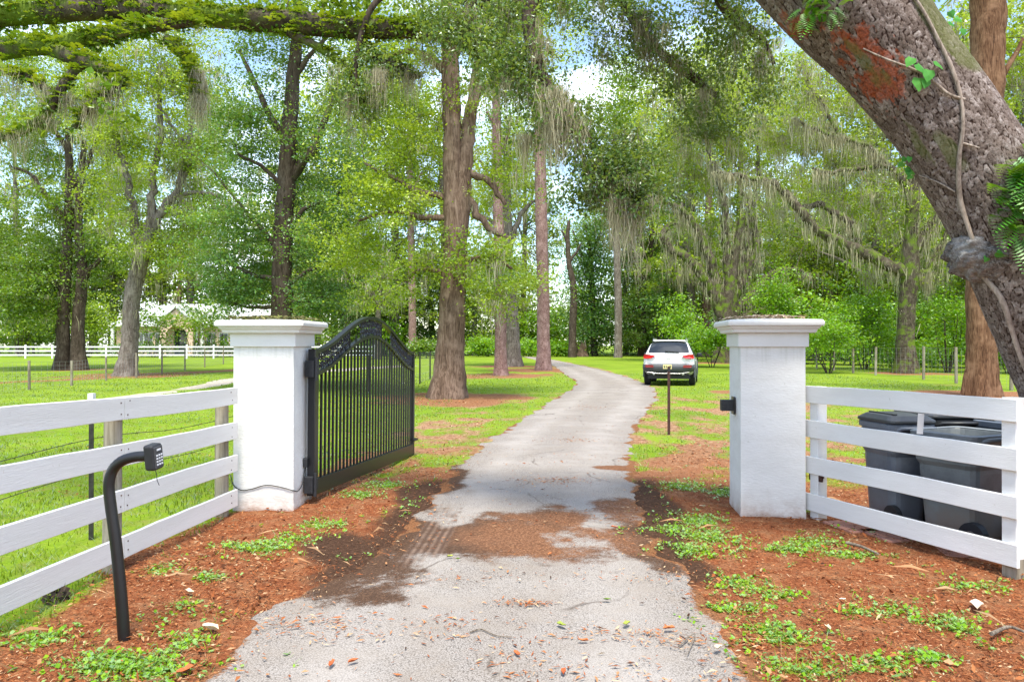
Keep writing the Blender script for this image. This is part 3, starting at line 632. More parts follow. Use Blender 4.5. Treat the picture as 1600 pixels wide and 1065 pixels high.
def bin_thing(label, loc, rz, mat, lid, h=1.0, tilt=0, wd=.60, dp=.66):
    t = thing('wheeled_bin', label, 'rubbish bin', loc, rz, 'wheeled bins behind the fence'); t.rotation_euler = (tilt, 0, rz)
    # tapered body with a stepped shoulder and an open hollow top
    def ring(a, b, z, r=.07):
        pts = []
        for cx, cy, s0 in ((a - r, b - r, 0), (-a + r, b - r, 90), (-a + r, -b + r, 180), (a - r, -b + r, 270)):
            for e in (0, 30, 60, 90): pts.append((cx + r * math.cos(R(s0 + e)), cy + r * math.sin(R(s0 + e)), z))
        return pts
    a, b = wd / 2, dp / 2
    pr = [(a * .74, b * .72, .03), (a * .76, b * .74, .06), (a * .87, b * .86, h * .62), (a * .87, b * .86, h * .66), (a * .94, b * .92, h * .70), (a * .97, b * .96, h * .95), (a * .93, b * .92, h * .95), (a * .84, b * .83, h * .66), (a * .72, b * .70, .10)]
    def loft(pr, caps=(1, 1)):
        mb = MB(); Vr = np.array([p for x, y, z in pr for p in ring(x, y, z)]); m = len(pr); i, j = np.meshgrid(np.arange(m - 1), np.arange(16), indexing='ij'); i = i.ravel(); j = j.ravel(); j2 = (j + 1) % 16
        mb.add(Vr, np.stack([i * 16 + j, i * 16 + j2, (i + 1) * 16 + j2, (i + 1) * 16 + j], 1))
        for q, r0 in ((0, 0), (1, (m - 1) * 16)):
            if caps[q]: mb.add(np.vstack([Vr[r0:r0 + 16], Vr[r0:r0 + 16].mean(0)]), [[e, (e + 1) % 16, 16] if q else [(e + 1) % 16, e, 16] for e in range(16)])
        return mb
    obj('tub', loft(pr), mat, t, local=True, smooth=False, bevel=.006)
    obj('rim', loft([(a * .97, b * .96, h * .905), (a * 1.03, b * 1.02, h * .91), (a * 1.04, b * 1.03, h * .955), (a * .99, b * .98, h * .965), (a * .93, b * .92, h * .955)], (0, 0)), mat, t, local=True)
    obj('handle', MB().tube([(-a * .75, b * .95, h * .9), (-a * .75, b * 1.18, h * .93), (a * .75, b * 1.18, h * .93), (a * .75, b * .95, h * .9)], .016, 8), mat, t, local=True, smooth=True)
    if lid:
        ld = obj('lid', loft([(a * 1.05, b * 1.05, h * .968), (a * 1.07, b * 1.07, h * .975), (a * 1.06, b * 1.06, h * .995), (a * .85, b * .85, h * 1.035), (a * .5, b * .5, h * 1.05)]), BM[2], t, local=True, bevel=.004)
        for rx_b in (-.12, .12): obj('lid_rib', MB().box((rx_b, 0, h * 1.035), (.03, dp * .7, .03)), BM[2], ld, local=True)
    for sx in (-1, 1):
        wl = obj('wheel', MB().tube([(sx * a * .70, b * .80, .10), (sx * a * .92, b * .80, .10)], .10, 18), M['black_rough'], t, local=True, bevel=.01)
        obj('hub', MB().tube([(sx * a * .92, b * .80, .10), (sx * a * .96, b * .80, .10)], .04, 10), mat, wl, local=True)
    return t
bin_thing('blue grey bin with closed black lid, standing nearest the fence corner', (3.27, 6.55, .012), R(188), BM[0], True, .90, 0, .40, .50)
bin_thing('large open grey bin with dusty foot, in front of the other bins', (3.55, 6.02, .012), R(205), BM[1], False, .88, 0, .58, .56)
bin_thing('black bin with closed lid, half hidden behind the open grey bin', (3.80, 6.75, .012), R(180), BM[2], True, .93, 0, .56, .58)
bin_thing('open slate bin beside the trunk, behind the fence end post', (4.18, 6.28, .012), R(195), BM[3], False, .93, 0, .50, .58)
t = thing('paper_tag', 'white paper tag stuck upright on the open grey bin rim', 'tag', tuple(P(1438, 668, 5.62)))
obj('paper', MB().box((0, 0, .03), (.045, .003, .15), rot=Ry(R(4))), M['trim'], t, local=True)
M['paver'] = plain('terracotta_paver', (.36, .17, .12), .9, 0, .25, 9, .004)
kpv = 0
for (px, py, wx, wy, rz_) in ((1342, 824, .42, .40, 12), (1520, 866, .46, .34, -14), (1400, 838, .40, .40, 10), (1460, 822, .40, .40, 10), (1560, 868, .40, .40, -10), (1580, 838, .4, .4, 5)):
    c_ = G(px, py)
    o = obj('paver', MB().box((c_[0], c_[1], 0.0), (wx, wy, .05), rot=Rz(R(rz_))), M['paver'], bevel=.006)
    tag(o, ['flat terracotta paver under the corner bin, by the white pillar', 'terracotta paver poking out below the lowest fence board', 'terracotta paver under the open grey bin', 'terracotta paver between the bins', 'terracotta paver at the fence end post', 'terracotta paver under the slate bin'][kpv], 'paver', 'terracotta pavers under the bins'); kpv += 1

# ------------------------------------------------------------------ trees
def leaves_geo(c, size, flat=.5, rr=rng, droop=.35, wide=.42, pref=None):
    """one folded four-cornered leaf per row of c"""
    n = len(c); d = rr.normal(0, 1, (n, 3)); d[:, 2] = d[:, 2] * flat - droop
    if pref is not None: d = d + pref
    d /= np.linalg.norm(d, axis=1)[:, None]
    s = np.cross(d, rr.normal(0, 1, (n, 3)) * np.array([.5, .5, 1.6])); s /= np.linalg.norm(s, axis=1)[:, None] + 1e-9; nn = np.cross(s, d)
    sz = size * rr.uniform(.4, 1.0, n) ** .7 * rr.choice([.8, 1.1, 1.45], n); d = d * sz[:, None]; s = s * (sz * wide)[:, None]; nn = nn * (sz * .12)[:, None]
    V = np.stack([c, c + d * .5 + s + nn, c + d, c + d * .5 - s + nn], 1).reshape(-1, 3)
    return V, np.arange(n * 4).reshape(-1, 4)
def moss_geo(p, length, n, width, spread, rr=rng, segs=4):
    """a beard of hanging strands below each row of p"""
    m = len(p); N = m * n
    base = np.repeat(p, n, 0) + rr.normal(0, 1, (N, 3)) * np.array([spread, spread, spread * .35])
    L_ = np.repeat(np.broadcast_to(length, (m,)), n) * (rr.uniform(0, 1, N) ** 1.9 * .9 + .10)
    a = rr.uniform(0, 3.14, N); s = np.c_[np.cos(a), np.sin(a), np.zeros(N)] * width * .5
    pull = np.repeat(p, n, 0); rows = []; off = np.zeros((N, 3))
    for q in range(segs + 1):
        t = q / segs; wq = (1 - t) ** .6 * (.35 + .65 * min(1, t * 4)) + .05
        c = base + off; c[:, :2] = c[:, :2] * (1 - .25 * t) + pull[:, :2] * .25 * t; c[:, 2] -= L_ * t
        rows.append(c - s * wq); rows.append(c + s * wq)
        off = off + rr.normal(0, 1, (N, 3)) * np.array([.062, .062, .02]) * np.minimum(L_, 1.2)[:, None]
    V = np.stack(rows, 1).reshape(-1, 3); k = 2 * (segs + 1); b = np.arange(N)[:, None] * k
    Fq = np.concatenate([np.concatenate([b + 2 * q, b + 2 * q + 1, b + 2 * q + 3, b + 2 * q + 2], 1) for q in range(segs)])
    return V, Fq, np.tile(rr.uniform(0, 1, N), segs)

def limb_path(pts, Y, m=None, wob=.04, rr=rng):
    """rows (px, py, radius_px[, depth offset]) at depth Y -> spline of x y z r"""
    a = np.array([[*P(p[0], p[1], Y + (p[3] if len(p) > 3 else 0)), p[2] / F * Y] for p in pts])
    L_ = np.linalg.norm(np.diff(a[:, :3], axis=0), axis=1).sum(); m = m or int(max(8, min(40, L_ / .35)))
    s = spline(a, m); r = s[:, 3:4]
    s[1:-1, :3] += rr.normal(0, 1, (m - 2, 3)) * wob * np.minimum(r[1:-1] * 3, .5)
    s[:, 3] = np.maximum(s[:, 3], .006); return s
def skel_points(paths, step=.25):
    out = []
    for s in paths:
        L_ = np.linalg.norm(np.diff(s[:, :3], axis=0), axis=1).sum(); m = max(3, int(L_ / step)); i = np.linspace(0, len(s) - 1, m)
        out.append(np.stack([np.interp(i, np.arange(len(s)), s[:, c]) for c in range(4)], 1))
    return np.vstack(out)
def add_crown(mb, skel, blobs, size, per, rc, Y, rr, droop=.3, flat=.6, shell=.5, wide=.42, sides=3, min_tw=.008):
    """twigs that grow from the skeleton to clusters of leaves; blobs: (centre, radii, clusters, tint)"""
    C = []; TT = []
    for c, rad, ncl, tint in blobs:
        d = rr.normal(0, 1, (ncl, 3)); d /= np.linalg.norm(d, axis=1)[:, None]
        d *= rr.uniform(.08, 1.0, (ncl, 1)) ** .45 * (1 + .38 * np.clip(rr.normal(0, 1, (ncl, 1)), -1.4, 1.8))
        C.append(np.asarray(c) + d * np.asarray(rad)); TT.append(np.full(ncl, tint))
    C = np.vstack(C); TT = np.concatenate(TT); ok = C[:, 2] > .25; C = C[ok]; TT = TT[ok]
    sk = np.zeros((len(skel) + len(C) * 2, 4)); sk[:len(skel)] = skel; n = len(skel)
    dist = np.array([np.sqrt(((skel[:, :3] - c) ** 2).sum(1).min()) for c in C]); order = np.argsort(dist)
    for q in order:
        c = C[q]; d2 = ((sk[:n, :3] - c) ** 2).sum(1) + .6 * np.maximum(0, sk[:n, 2] - c[2]) ** 2; b = sk[d2.argmin()]
        v = c - b[:3]; L_ = np.linalg.norm(v)
        if L_ < .02: continue
        mid = b[:3] + v * .5 + rr.normal(0, .10, 3) * L_ + np.array([0, 0, .08 * L_]); r0 = min(b[3] * .62, .006 + .014 * L_) ; r0 = max(r0, min_tw)
        mb.tube([b[:3], mid, c], [r0, r0 * .75, r0 * .4], sides, 1, cap=False)
        sk[n] = (*mid, r0 * .75); sk[n + 1] = (*c, r0 * .5); n += 2
    N = len(C); k = rr.poisson(per, N); idx = np.repeat(np.arange(N), k); sc_ = np.repeat(rr.uniform(.55, 1.25, N), k)
    p = C[idx] + rr.normal(0, 1, (len(idx), 3)) * (rc * sc_)[:, None] * np.array([1.05, 1.05, .42])
    V, Fq = leaves_geo(p, size, flat, rr, droop, wide)
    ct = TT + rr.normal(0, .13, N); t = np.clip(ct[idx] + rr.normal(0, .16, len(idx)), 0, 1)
    mb.add(V, Fq, 0, t); return C

TREE_SEED = [100]
def tree(name, label, cat, base, Y, trunks, limbs, blobs, leaf, bark, per=40, size=None, rc=None, moss=None, droop=.3, group=None, lump=.10, sides=14, shell=.5, flat=.6, tint0=.5):
    """trunks, limbs: lists of (px, py, radius_px) at depth Y; blobs: (px, py, rx_px, ry_px, depth_m, dY, clusters[, tint])"""
    TREE_SEED[0] += 1; rr = np.random.default_rng(TREE_SEED[0])
    t = thing(name, label, cat, tuple(base), 0, group)
    size = (size or max(.06, .0030 * Y)) * 1.02; rc = (rc or max(.16, .0105 * Y)) * 1.12; per = per * 1.7
    paths = []
    for q, pts in enumerate(trunks):
        s = limb_path(pts, Y, max(14, len(pts) * 6), .03, rr); paths.append(s)
        # root flare
        h = s[:, 2] - 0; s2 = s.copy(); s2[:, 3] *= 1 + .38 * np.exp(-np.maximum(h, 0) / (1.2 * s[0, 3] + .1))
        s2[0, 2] = min(s2[0, 2], -.08)
        ph = rr.uniform(0, 6.28, 4)
        def lumpf(u, th, ph=ph, L_=lump): return 1 + L_ * (np.sin(3 * th + ph[0] + u * 2) * .5 + np.sin(5 * th + ph[1] - u * 5) * .35 + np.sin(8 * th + ph[2] + u * 9) * .25 + np.sin(u * 31 + th * 2 + ph[3]) * .2) + L_ * 2.2 * np.exp(-u * 14) * np.sin(5 * th + ph[0])
        obj('trunk', MB().tube(s2[:, :3], s2[:, 3], sides, 0, True, None, lumpf), M[bark], t, smooth=True)
    for pts in limbs:
        s = limb_path(pts, Y, None, .12, rr); paths.append(s)
        obj('limb', MB().tube(s[:, :3], s[:, 3], 9, 0, True, None, lambda u, th: 1 + lump * np.sin(3 * th + u * 11)), M[bark], t, smooth=True)
    skel = skel_points(paths)
    mb = MB(); bl = []
    for b in blobs:
        px, py, rx, ry, dz, dY, ncl = b[:7]; Yb = Y + dY
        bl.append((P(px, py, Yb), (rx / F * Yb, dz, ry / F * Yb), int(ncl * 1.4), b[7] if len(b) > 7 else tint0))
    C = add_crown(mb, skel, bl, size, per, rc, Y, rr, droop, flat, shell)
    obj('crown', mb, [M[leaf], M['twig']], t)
    if moss:
        n, L_, ns, wd_, sp_ = moss[:5]; region = moss[5] if len(moss) > 5 else None
        src = np.vstack([skel[:, :3], skel[:, :3], C]); pxs = CX + src[:, 0] / src[:, 1] * F; pys = HY - (src[:, 2] - EYE) / src[:, 1] * F
        ok = (src[:, 2] > 2.2) & (pys > -80)
        if region is not None:
            x0, y0, x1, y1 = region; ok &= (pxs > x0) & (pxs < x1) & (pys > y0) & (pys < y1)
        src = src[ok]
        if len(src):
            p = src[rr.integers(0, len(src), n)]; ln = np.minimum(rr.uniform(.15, .62, n) ** 1.3 * L_ * 1.05, p[:, 2] - .9)
            V, Fq, ti = moss_geo(p, ln, ns, wd_ * 1.35, sp_ * .5, rr, 3); obj('spanish_moss', MB().add(V, Fq, 0, ti), M['moss'], t, kind='stuff')
    return t

# left group, beyond the wire fence
tree('oak_tree', 'twin trunked dark oak standing in the fenced field at far left', 'tree', G(110, 578), 45,
     [[(97, 580, 10), (100, 490, 9), (104, 400, 8), (108, 300, 6.5), (107, 200, 5)], [(122, 580, 11), (122, 500, 9), (128, 430, 8), (122, 340, 6), (132, 220, 4)]],
     [[(104, 350, 5), (75, 310, 4), (45, 270, 2.5), (20, 262, 2)], [(108, 300, 5), (140, 250, 4), (160, 180, 3)], [(107, 240, 4), (70, 170, 3), (40, 110, 2)], [(122, 440, 5), (160, 400, 3), (190, 380, 2)], [(100, 450, 5), (60, 430, 3), (20, 420, 2)]],
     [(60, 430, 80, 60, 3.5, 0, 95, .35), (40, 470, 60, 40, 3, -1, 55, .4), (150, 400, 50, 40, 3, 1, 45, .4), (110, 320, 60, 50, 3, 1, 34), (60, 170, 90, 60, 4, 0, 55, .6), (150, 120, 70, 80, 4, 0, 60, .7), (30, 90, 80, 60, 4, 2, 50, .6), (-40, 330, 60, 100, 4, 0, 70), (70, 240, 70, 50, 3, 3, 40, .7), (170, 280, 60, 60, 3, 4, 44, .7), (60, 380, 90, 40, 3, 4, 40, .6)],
     'leaf_mid', 'bark_dark', per=62, moss=(150, 2.6, 28, .038, .42))
tree('oak_tree', 'leaning grey trunked oak standing on the wire fence line', 'tree', G(199, 588), 36.5,
     [[(197, 588, 14), (202, 530, 12.5), (206, 470, 12), (216, 420, 12), (226, 390, 10), (238, 340, 8)]],
     [[(232, 370, 8), (255, 325, 7), (275, 300, 6), (288, 250, 5), (300, 180, 3), (310, 110, 2)], [(222, 400, 8), (212, 340, 6), (196, 270, 5), (180, 215, 4), (165, 140, 2.5)], [(238, 345, 7), (240, 270, 5), (250, 190, 4), (246, 100, 2.5)], [(280, 290, 4), (300, 240, 3), (270, 200, 2.5), (255, 170, 2)], [(275, 305, 4), (310, 300, 3), (350, 310, 2)]],
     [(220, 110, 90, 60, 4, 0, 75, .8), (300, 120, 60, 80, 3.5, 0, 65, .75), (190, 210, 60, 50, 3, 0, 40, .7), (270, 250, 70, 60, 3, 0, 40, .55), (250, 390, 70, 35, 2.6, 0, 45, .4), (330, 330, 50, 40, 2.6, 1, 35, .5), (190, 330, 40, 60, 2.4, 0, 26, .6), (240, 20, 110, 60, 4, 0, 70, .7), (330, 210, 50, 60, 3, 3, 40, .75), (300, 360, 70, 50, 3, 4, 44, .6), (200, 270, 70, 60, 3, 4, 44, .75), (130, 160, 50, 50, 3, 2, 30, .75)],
     'leaf_bright', 'bark_grey', per=55, moss=(230, 2.6, 30, .034, .42))
tree('sweetgum_tree', 'tall dark trunked tree with fine airy leaves, rising straight behind the left pillar', 'tree', G(440, 610), 25,
     [[(440, 614, 17), (440, 500, 16), (441, 400, 15), (446, 300, 14.5), (450, 230, 13), (458, 130, 10.5), (463, 50, 8), (466, -60, 5)]],
     [[(452, 280, 9), (475, 250, 8), (495, 222, 7), (510, 180, 4.5), (530, 120, 3)], [(448, 220, 6), (420, 175, 5), (398, 130, 4), (372, 75, 2.5)], [(442, 400, 5), (400, 350, 3), (360, 300, 2), (335, 270, 1.6)], [(442, 440, 5), (400, 430, 3), (350, 410, 2)], [(442, 360, 5), (490, 320, 3), (530, 300, 2)], [(441, 450, 4), (490, 420, 3), (540, 410, 2)], [(458, 120, 5), (500, 70, 3), (540, 20, 2)], [(446, 300, 4), (410, 260, 3), (370, 240, 2)], [(440, 480, 4), (395, 480, 2.4), (350, 470, 1.6)], [(440, 470, 4), (485, 470, 2.4), (520, 460, 1.6)]],
     [(370, 350, 65, 60, 2.0, 0, 55, .5), (520, 370, 65, 60, 2.0, 0, 52, .55), (360, 450, 65, 45, 1.8, 0, 62, .38), (505, 460, 50, 45, 1.6, 0, 50, .45), (430, 200, 90, 60, 2.2, .6, 50, .6), (530, 230, 55, 70, 2, 0, 40, .55), (360, 180, 60, 60, 2, 0, 40, .6), (450, 70, 130, 60, 2.4, 0, 85, .65), (440, -40, 130, 60, 2.4, 0, 60, .6), (455, 310, 60, 60, 1.8, 1.2, 22, .5), (545, 300, 50, 60, 1.8, .8, 34, .6), (390, 260, 60, 60, 1.6, 2, 34, .65), (500, 300, 60, 60, 1.6, 2, 34, .65), (410, 400, 60, 60, 1.4, 2, 26, .5), (480, 400, 60, 50, 1.4, 2, 26, .5), (340, 400, 50, 50, 1.5, 1, 24, .5)],
     'leaf_cool', 'bark_dark', per=52, rc=.27, size=.085, droop=.15)
# the big oak by the bend
tree('oak_tree', 'large twin stemmed oak with ivy and mossy skirt, left of the drive', 'tree', G(698, 622), 21.7,
     [[(698, 624, 24), (703, 560, 22), (706, 480, 20), (711, 380, 18), (708, 300, 16), (707, 200, 14.5), (704, 120, 14), (701, 60, 13), (697, -60, 11)],
      [(712, 440, 10), (720, 350, 13), (725, 270, 12), (732, 200, 11), (742, 130, 8), (756, 40, 6), (768, -40, 4)]],
     [[(698, 310, 6), (660, 300, 4.5), (620, 280, 3.5), (570, 255, 2)], [(700, 340, 6), (650, 340, 4), (610, 330, 3), (560, 345, 2)], [(730, 310, 7), (752, 340, 6), (772, 365, 4), (800, 372, 2.5)], [(735, 270, 6), (765, 285, 5), (790, 320, 3)], [(710, 130, 8), (670, 90, 6), (630, 80, 4), (580, 95, 3)], [(745, 150, 6), (790, 110, 5), (840, 60, 3.5)], [(704, 90, 7), (740, 40, 5), (790, 10, 3)], [(716, 410, 5), (770, 400, 3), (800, 420, 2)], [(706, 430, 5), (660, 420, 3), (635, 440, 2)]],
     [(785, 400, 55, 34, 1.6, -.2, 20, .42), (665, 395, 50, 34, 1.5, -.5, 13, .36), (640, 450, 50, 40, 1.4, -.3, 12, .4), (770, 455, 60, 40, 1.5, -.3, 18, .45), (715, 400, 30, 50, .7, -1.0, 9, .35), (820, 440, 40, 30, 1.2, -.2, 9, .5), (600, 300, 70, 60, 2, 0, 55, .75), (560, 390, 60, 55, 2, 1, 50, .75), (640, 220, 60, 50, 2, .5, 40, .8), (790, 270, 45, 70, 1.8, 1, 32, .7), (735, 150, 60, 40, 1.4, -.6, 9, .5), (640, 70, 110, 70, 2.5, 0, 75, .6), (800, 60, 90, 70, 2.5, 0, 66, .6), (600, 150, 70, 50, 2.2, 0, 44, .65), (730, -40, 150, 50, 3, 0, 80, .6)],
     'leaf_bright', 'bark_brown', per=46, size=.078, rc=.24, moss=(95, 1.7, 26, .022, .20, (640, 20, 830, 520)))
tree('pine_tree', 'slim reddish pine on a needle bed, between the big oak and the drive', 'tree', G(782, 587), 37,
     [[(782, 589, 9.5), (782, 500, 9), (780, 400, 8.5), (778, 300, 8), (776, 210, 7), (775, 100, 6), (775, -60, 4)]],
     [[(778, 240, 3), (790, 220, 2), (800, 190, 1.4)], [(777, 200, 3), (760, 175, 2)], [(776, 60, 3), (810, 20, 2), (830, -10, 1.5)], [(776, 80, 3), (740, 30, 2)]],
     [(775, 10, 70, 60, 2.5, 0, 50), (820, -30, 60, 50, 2.5, 0, 40), (790, 180, 26, 30, 1, 0, 9), (775, 420, 40, 30, 1.3, -.6, 18, .5)], 'leaf_cool', 'bark_pine', per=46, lump=.05, sides=12, moss=(26, 2.4, 22, .04, .26, (700, 100, 900, 480)))
tree('oak_tree', 'grey forked oak standing just behind the slim reddish pine', 'tree', G(803, 573), 52,
     [[(803, 574, 11), (801, 500, 9.5), (795, 430, 8.5), (793, 360, 8), (792, 290, 6), (790, 200, 4)]],
     [[(796, 390, 5), (812, 340, 4), (830, 318, 3), (850, 310, 2)], [(794, 340, 4), (770, 290, 3), (750, 250, 2)], [(793, 400, 4), (772, 350, 3), (740, 340, 2)]],
     [(800, 230, 60, 60, 3, 0, 34, .8), (750, 300, 50, 60, 3, 0, 36, .8), (830, 290, 30, 26, 2, 0, 12, .7), (770, 430, 50, 35, 3, 0, 34, .6), (800, 120, 80, 60, 4, 0, 46, .7)], 'leaf_bright', 'bark_grey', per=46, moss=(46, 3.4, 24, .05, .4))
tree('pine_tree', 'tall straight pine with pale plated bark at the inner bend of the drive', 'tree', G(849, 578.5), 44.5,
     [[(849, 580, 10.5), (849, 480, 10), (846, 360, 9.5), (844, 240, 9), (842, 120, 8.5), (840, 0, 8), (838, -120, 6)]],
     [[(842, 40, 3), (880, 0, 2), (910, -20, 1.5)], [(841, 20, 3), (800, -10, 2)], [(838, -60, 3), (900, -90, 2)]],
     [(840, -60, 110, 50, 4, 0, 60), (900, 10, 40, 40, 2.5, 0, 22)], 'leaf_cool', 'bark_pine', per=44, lump=.05, sides=14)
tree('pine_tree', 'thin far pine seen just right of the iron gate', 'tree', G(645, 554), 92,
     [[(645, 555, 6), (644, 480, 6), (643, 420, 5.5), (641, 320, 5), (640, 200, 4)]], [[(641, 300, 2), (660, 270, 1.5)], [(641, 260, 2), (620, 230, 1.5)]],
     [(640, 230, 50, 50, 4, 0, 40), (650, 160, 40, 40, 4, 0, 30), (640, 330, 36, 24, 3, 0, 16)], 'leaf_mid', 'bark_pine', per=40, lump=.04, sides=10)
tree('pine_tree', 'pale straight pine trunk standing in the clearing left of the car', 'tree', G(966, 552), 85,
     [[(966, 553, 6), (966, 480, 6), (964, 400, 5.5), (963, 300, 5), (962, 180, 4)]], [[(962, 260, 2), (985, 230, 1.5)], [(962, 230, 2), (940, 205, 1.5)]],
     [(962, 190, 45, 50, 4, 0, 44), (975, 120, 50, 40, 4, 0, 34)], 'leaf_mid', 'bark_grey', per=40, lump=.04, sides=10)
tree('dead_tree', 'crooked thin dark trunk leaning up beside the sky gap', 'tree', G(894, 553), 88,
     [[(894, 553, 6), (895, 500, 6), (896, 450, 5), (889, 410, 4), (887, 370, 3.5), (889, 345, 2.5)]], [[(889, 410, 2.5), (900, 395, 2), (908, 380, 1.2)], [(888, 380, 2), (878, 360, 1.4)]],
     [(893, 450, 18, 20, 2, 0, 6)], 'leaf_mid', 'bark_dark', per=24, lump=.08, sides=10)
tree('cedar_tree', 'airy upright green tree with thin trunk between sky gap and pale pine', 'tree', G(925, 550), 96,
     [[(928, 551, 5), (926, 460, 4), (922, 400, 3), (915, 350, 2)]], [[(925, 430, 3), (905, 390, 2), (895, 360, 1.2)], [(924, 400, 2.5), (940, 360, 1.5)]],
     [(925, 500, 40, 50, 4, 0, 90, .45), (920, 420, 32, 50, 3.5, 0, 60, .5), (922, 360, 24, 34, 3, 0, 30, .6)], 'leaf_cool', 'bark_dark', per=44)
# right woodland
tree('oak_tree', 'pair of close dark red trunks at the wood edge behind the car', 'tree', G(1010, 549), 100,
     [[(1003, 550, 5.5), (1003, 480, 5), (1001, 400, 4.5), (1000, 300, 3)], [(1015, 550, 5), (1015, 480, 4.5), (1018, 380, 4), (1024, 300, 3)]], [[(1001, 420, 3), (980, 370, 2)], [(1017, 400, 3), (1040, 350, 2)]],
     [(1020, 440, 55, 60, 5, 2, 90, .35), (990, 330, 55, 60, 5, 0, 60, .6), (1050, 300, 50, 50, 5, 0, 50, .7)], 'leaf_mid', 'bark_brown', per=46)
tree('live_oak_tree', 'spreading live oak with many mossy upswept limbs behind the right pillar', 'tree', G(1137, 563), 62,
     [[(1137, 564, 19), (1137, 520, 17), (1136, 490, 16), (1142, 440, 11), (1150, 400, 8), (1160, 340, 6)]],
     [[(1132, 500, 12), (1112, 455, 10), (1095, 425, 8.5), (1070, 400, 7.5), (1045, 385, 6.5), (1036, 368, 5), (1048, 352, 3.5), (1062, 348, 2.5)],
      [(1142, 480, 9), (1163, 430, 7), (1180, 390, 6), (1176, 345, 5), (1170, 310, 4), (1155, 297, 3)],
      [(1130, 490, 9), (1118, 440, 8), (1105, 395, 7), (1085, 350, 6), (1060, 325, 5), (1025, 305, 4), (1000, 290, 2.5)],
      [(1144, 470, 8), (1160, 400, 6), (1175, 330, 4), (1185, 250, 3), (1180, 190, 2)],
      [(1148, 490, 8), (1185, 450, 6), (1210, 425, 5), (1240, 420, 4), (1262, 428, 3)],
      [(1140, 450, 8), (1135, 380, 6), (1130, 310, 5), (1110, 240, 4), (1090, 180, 2.5)],
      [(1146, 500, 7), (1180, 488, 5), (1215, 478, 4), (1250, 465, 3)]],
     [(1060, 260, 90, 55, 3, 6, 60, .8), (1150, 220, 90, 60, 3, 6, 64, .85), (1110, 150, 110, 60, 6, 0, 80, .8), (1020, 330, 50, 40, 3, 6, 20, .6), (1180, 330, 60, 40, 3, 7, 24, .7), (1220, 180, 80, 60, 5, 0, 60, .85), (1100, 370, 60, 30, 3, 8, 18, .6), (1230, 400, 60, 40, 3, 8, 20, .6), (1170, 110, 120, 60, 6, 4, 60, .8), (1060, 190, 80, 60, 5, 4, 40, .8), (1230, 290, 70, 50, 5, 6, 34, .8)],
     'leaf_bright', 'bark_mossy', per=42, moss=(760, 4.6, 24, .046, .55), lump=.12)
tree('pine_tree', 'pale pink pine trunk seen behind the spreading live oak', 'tree', G(1105, 550), 92,
     [[(1104, 551, 7), (1104, 480, 7), (1106, 400, 6), (1108, 300, 5.5), (1108, 200, 5)]], [[(1108, 260, 2), (1130, 230, 1.5)]], [(1108, 200, 50, 60, 4, 0, 40, .7)], 'leaf_bright', 'bark_pine', per=36, lump=.04, sides=10)
tree('live_oak_tree', 'grey trunked live oak reaching one long mossy limb over the shrubs', 'tree', G(1415, 584), 40,
     [[(1416, 586, 15), (1416, 520, 13), (1419, 460, 13), (1422, 420, 14), (1424, 370, 10), (1428, 300, 9), (1430, 220, 8), (1433, 120, 6), (1436, 20, 5)]],
     [[(1416, 430, 11), (1390, 415, 9.5), (1350, 396, 9), (1318, 380, 8.5), (1290, 365, 8), (1262, 345, 7.5), (1235, 310, 6.5), (1205, 285, 5), (1165, 276, 3.5), (1120, 268, 2.5)],
      [(1345, 395, 5, .3), (1330, 350, 5.5, .5), (1300, 330, 5.5, .6), (1275, 318, 5, .8), (1255, 322, 3, .8)],
      [(1424, 400, 8), (1450, 360, 6), (1475, 310, 5), (1490, 240, 3)],
      [(1428, 300, 6), (1390, 260, 5), (1350, 225, 4), (1310, 215, 3.5), (1270, 200, 3), (1240, 185, 2)],
      [(1430, 240, 5), (1400, 180, 4), (1360, 140, 3), (1330, 90, 2)],
      [(1390, 260, 4), (1340, 262, 3.5), (1300, 270, 3), (1270, 262, 2)],
      [(1424, 430, 7), (1445, 425, 5), (1465, 400, 4), (1480, 360, 3)],
      [(1312, 214, 3), (1290, 170, 2.5), (1270, 140, 2), (1262, 110, 1.5)]],
     [(1250, 215, 70, 45, 2, 3, 34, .85), (1330, 240, 70, 60, 2, 3.5, 40, .8), (1320, 150, 80, 50, 3, 1, 40, .75), (1400, 320, 60, 50, 3, 1.5, 40, .7), (1330, 320, 60, 40, 2, 4.5, 20, .75), (1450, 420, 40, 40, 2, 1, 24, .6), (1210, 320, 50, 30, 2, 4, 10, .7), (1440, 150, 70, 70, 3, 1, 44, .7), (1260, 110, 60, 50, 3, 0, 26, .7), (1390, 420, 60, 40, 2, 5, 16, .75), (1290, 290, 70, 40, 2, 5, 24, .85), (1200, 200, 60, 60, 3, 4, 34, .85), (1480, 250, 40, 60, 3, 3, 24, .8)],
     'leaf_bright', 'bark_mossy', per=40, moss=(900, 3.2, 24, .031, .40), lump=.10)
tree('cypress_tree', 'tall reddish brown furrowed trunk rising behind the right white fence', 'tree', G(1530, 619), 22.6,
     [[(1531, 620, 20), (1532, 560, 21), (1533, 450, 22), (1536, 330, 23), (1540, 200, 23), (1543, 80, 24), (1545, 0, 24), (1548, -140, 20)]],
     [[(1540, 150, 5), (1575, 110, 4), (1600, 60, 3)], [(1540, 260, 4), (1570, 240, 3), (1610, 200, 2)]],
     [(1590, 110, 50, 80, 1.4, 1, 32, .7), (1590, 260, 40, 60, 1.2, 1, 20, .7), (1600, 20, 60, 50, 1.4, 1, 24, .7), (1500, -60, 120, 30, 2, 0, 50, .6)], 'leaf_bright', 'bark_red', per=36, size=.08, rc=.22, moss=(70, 1.9, 26, .025, .22), sides=20)
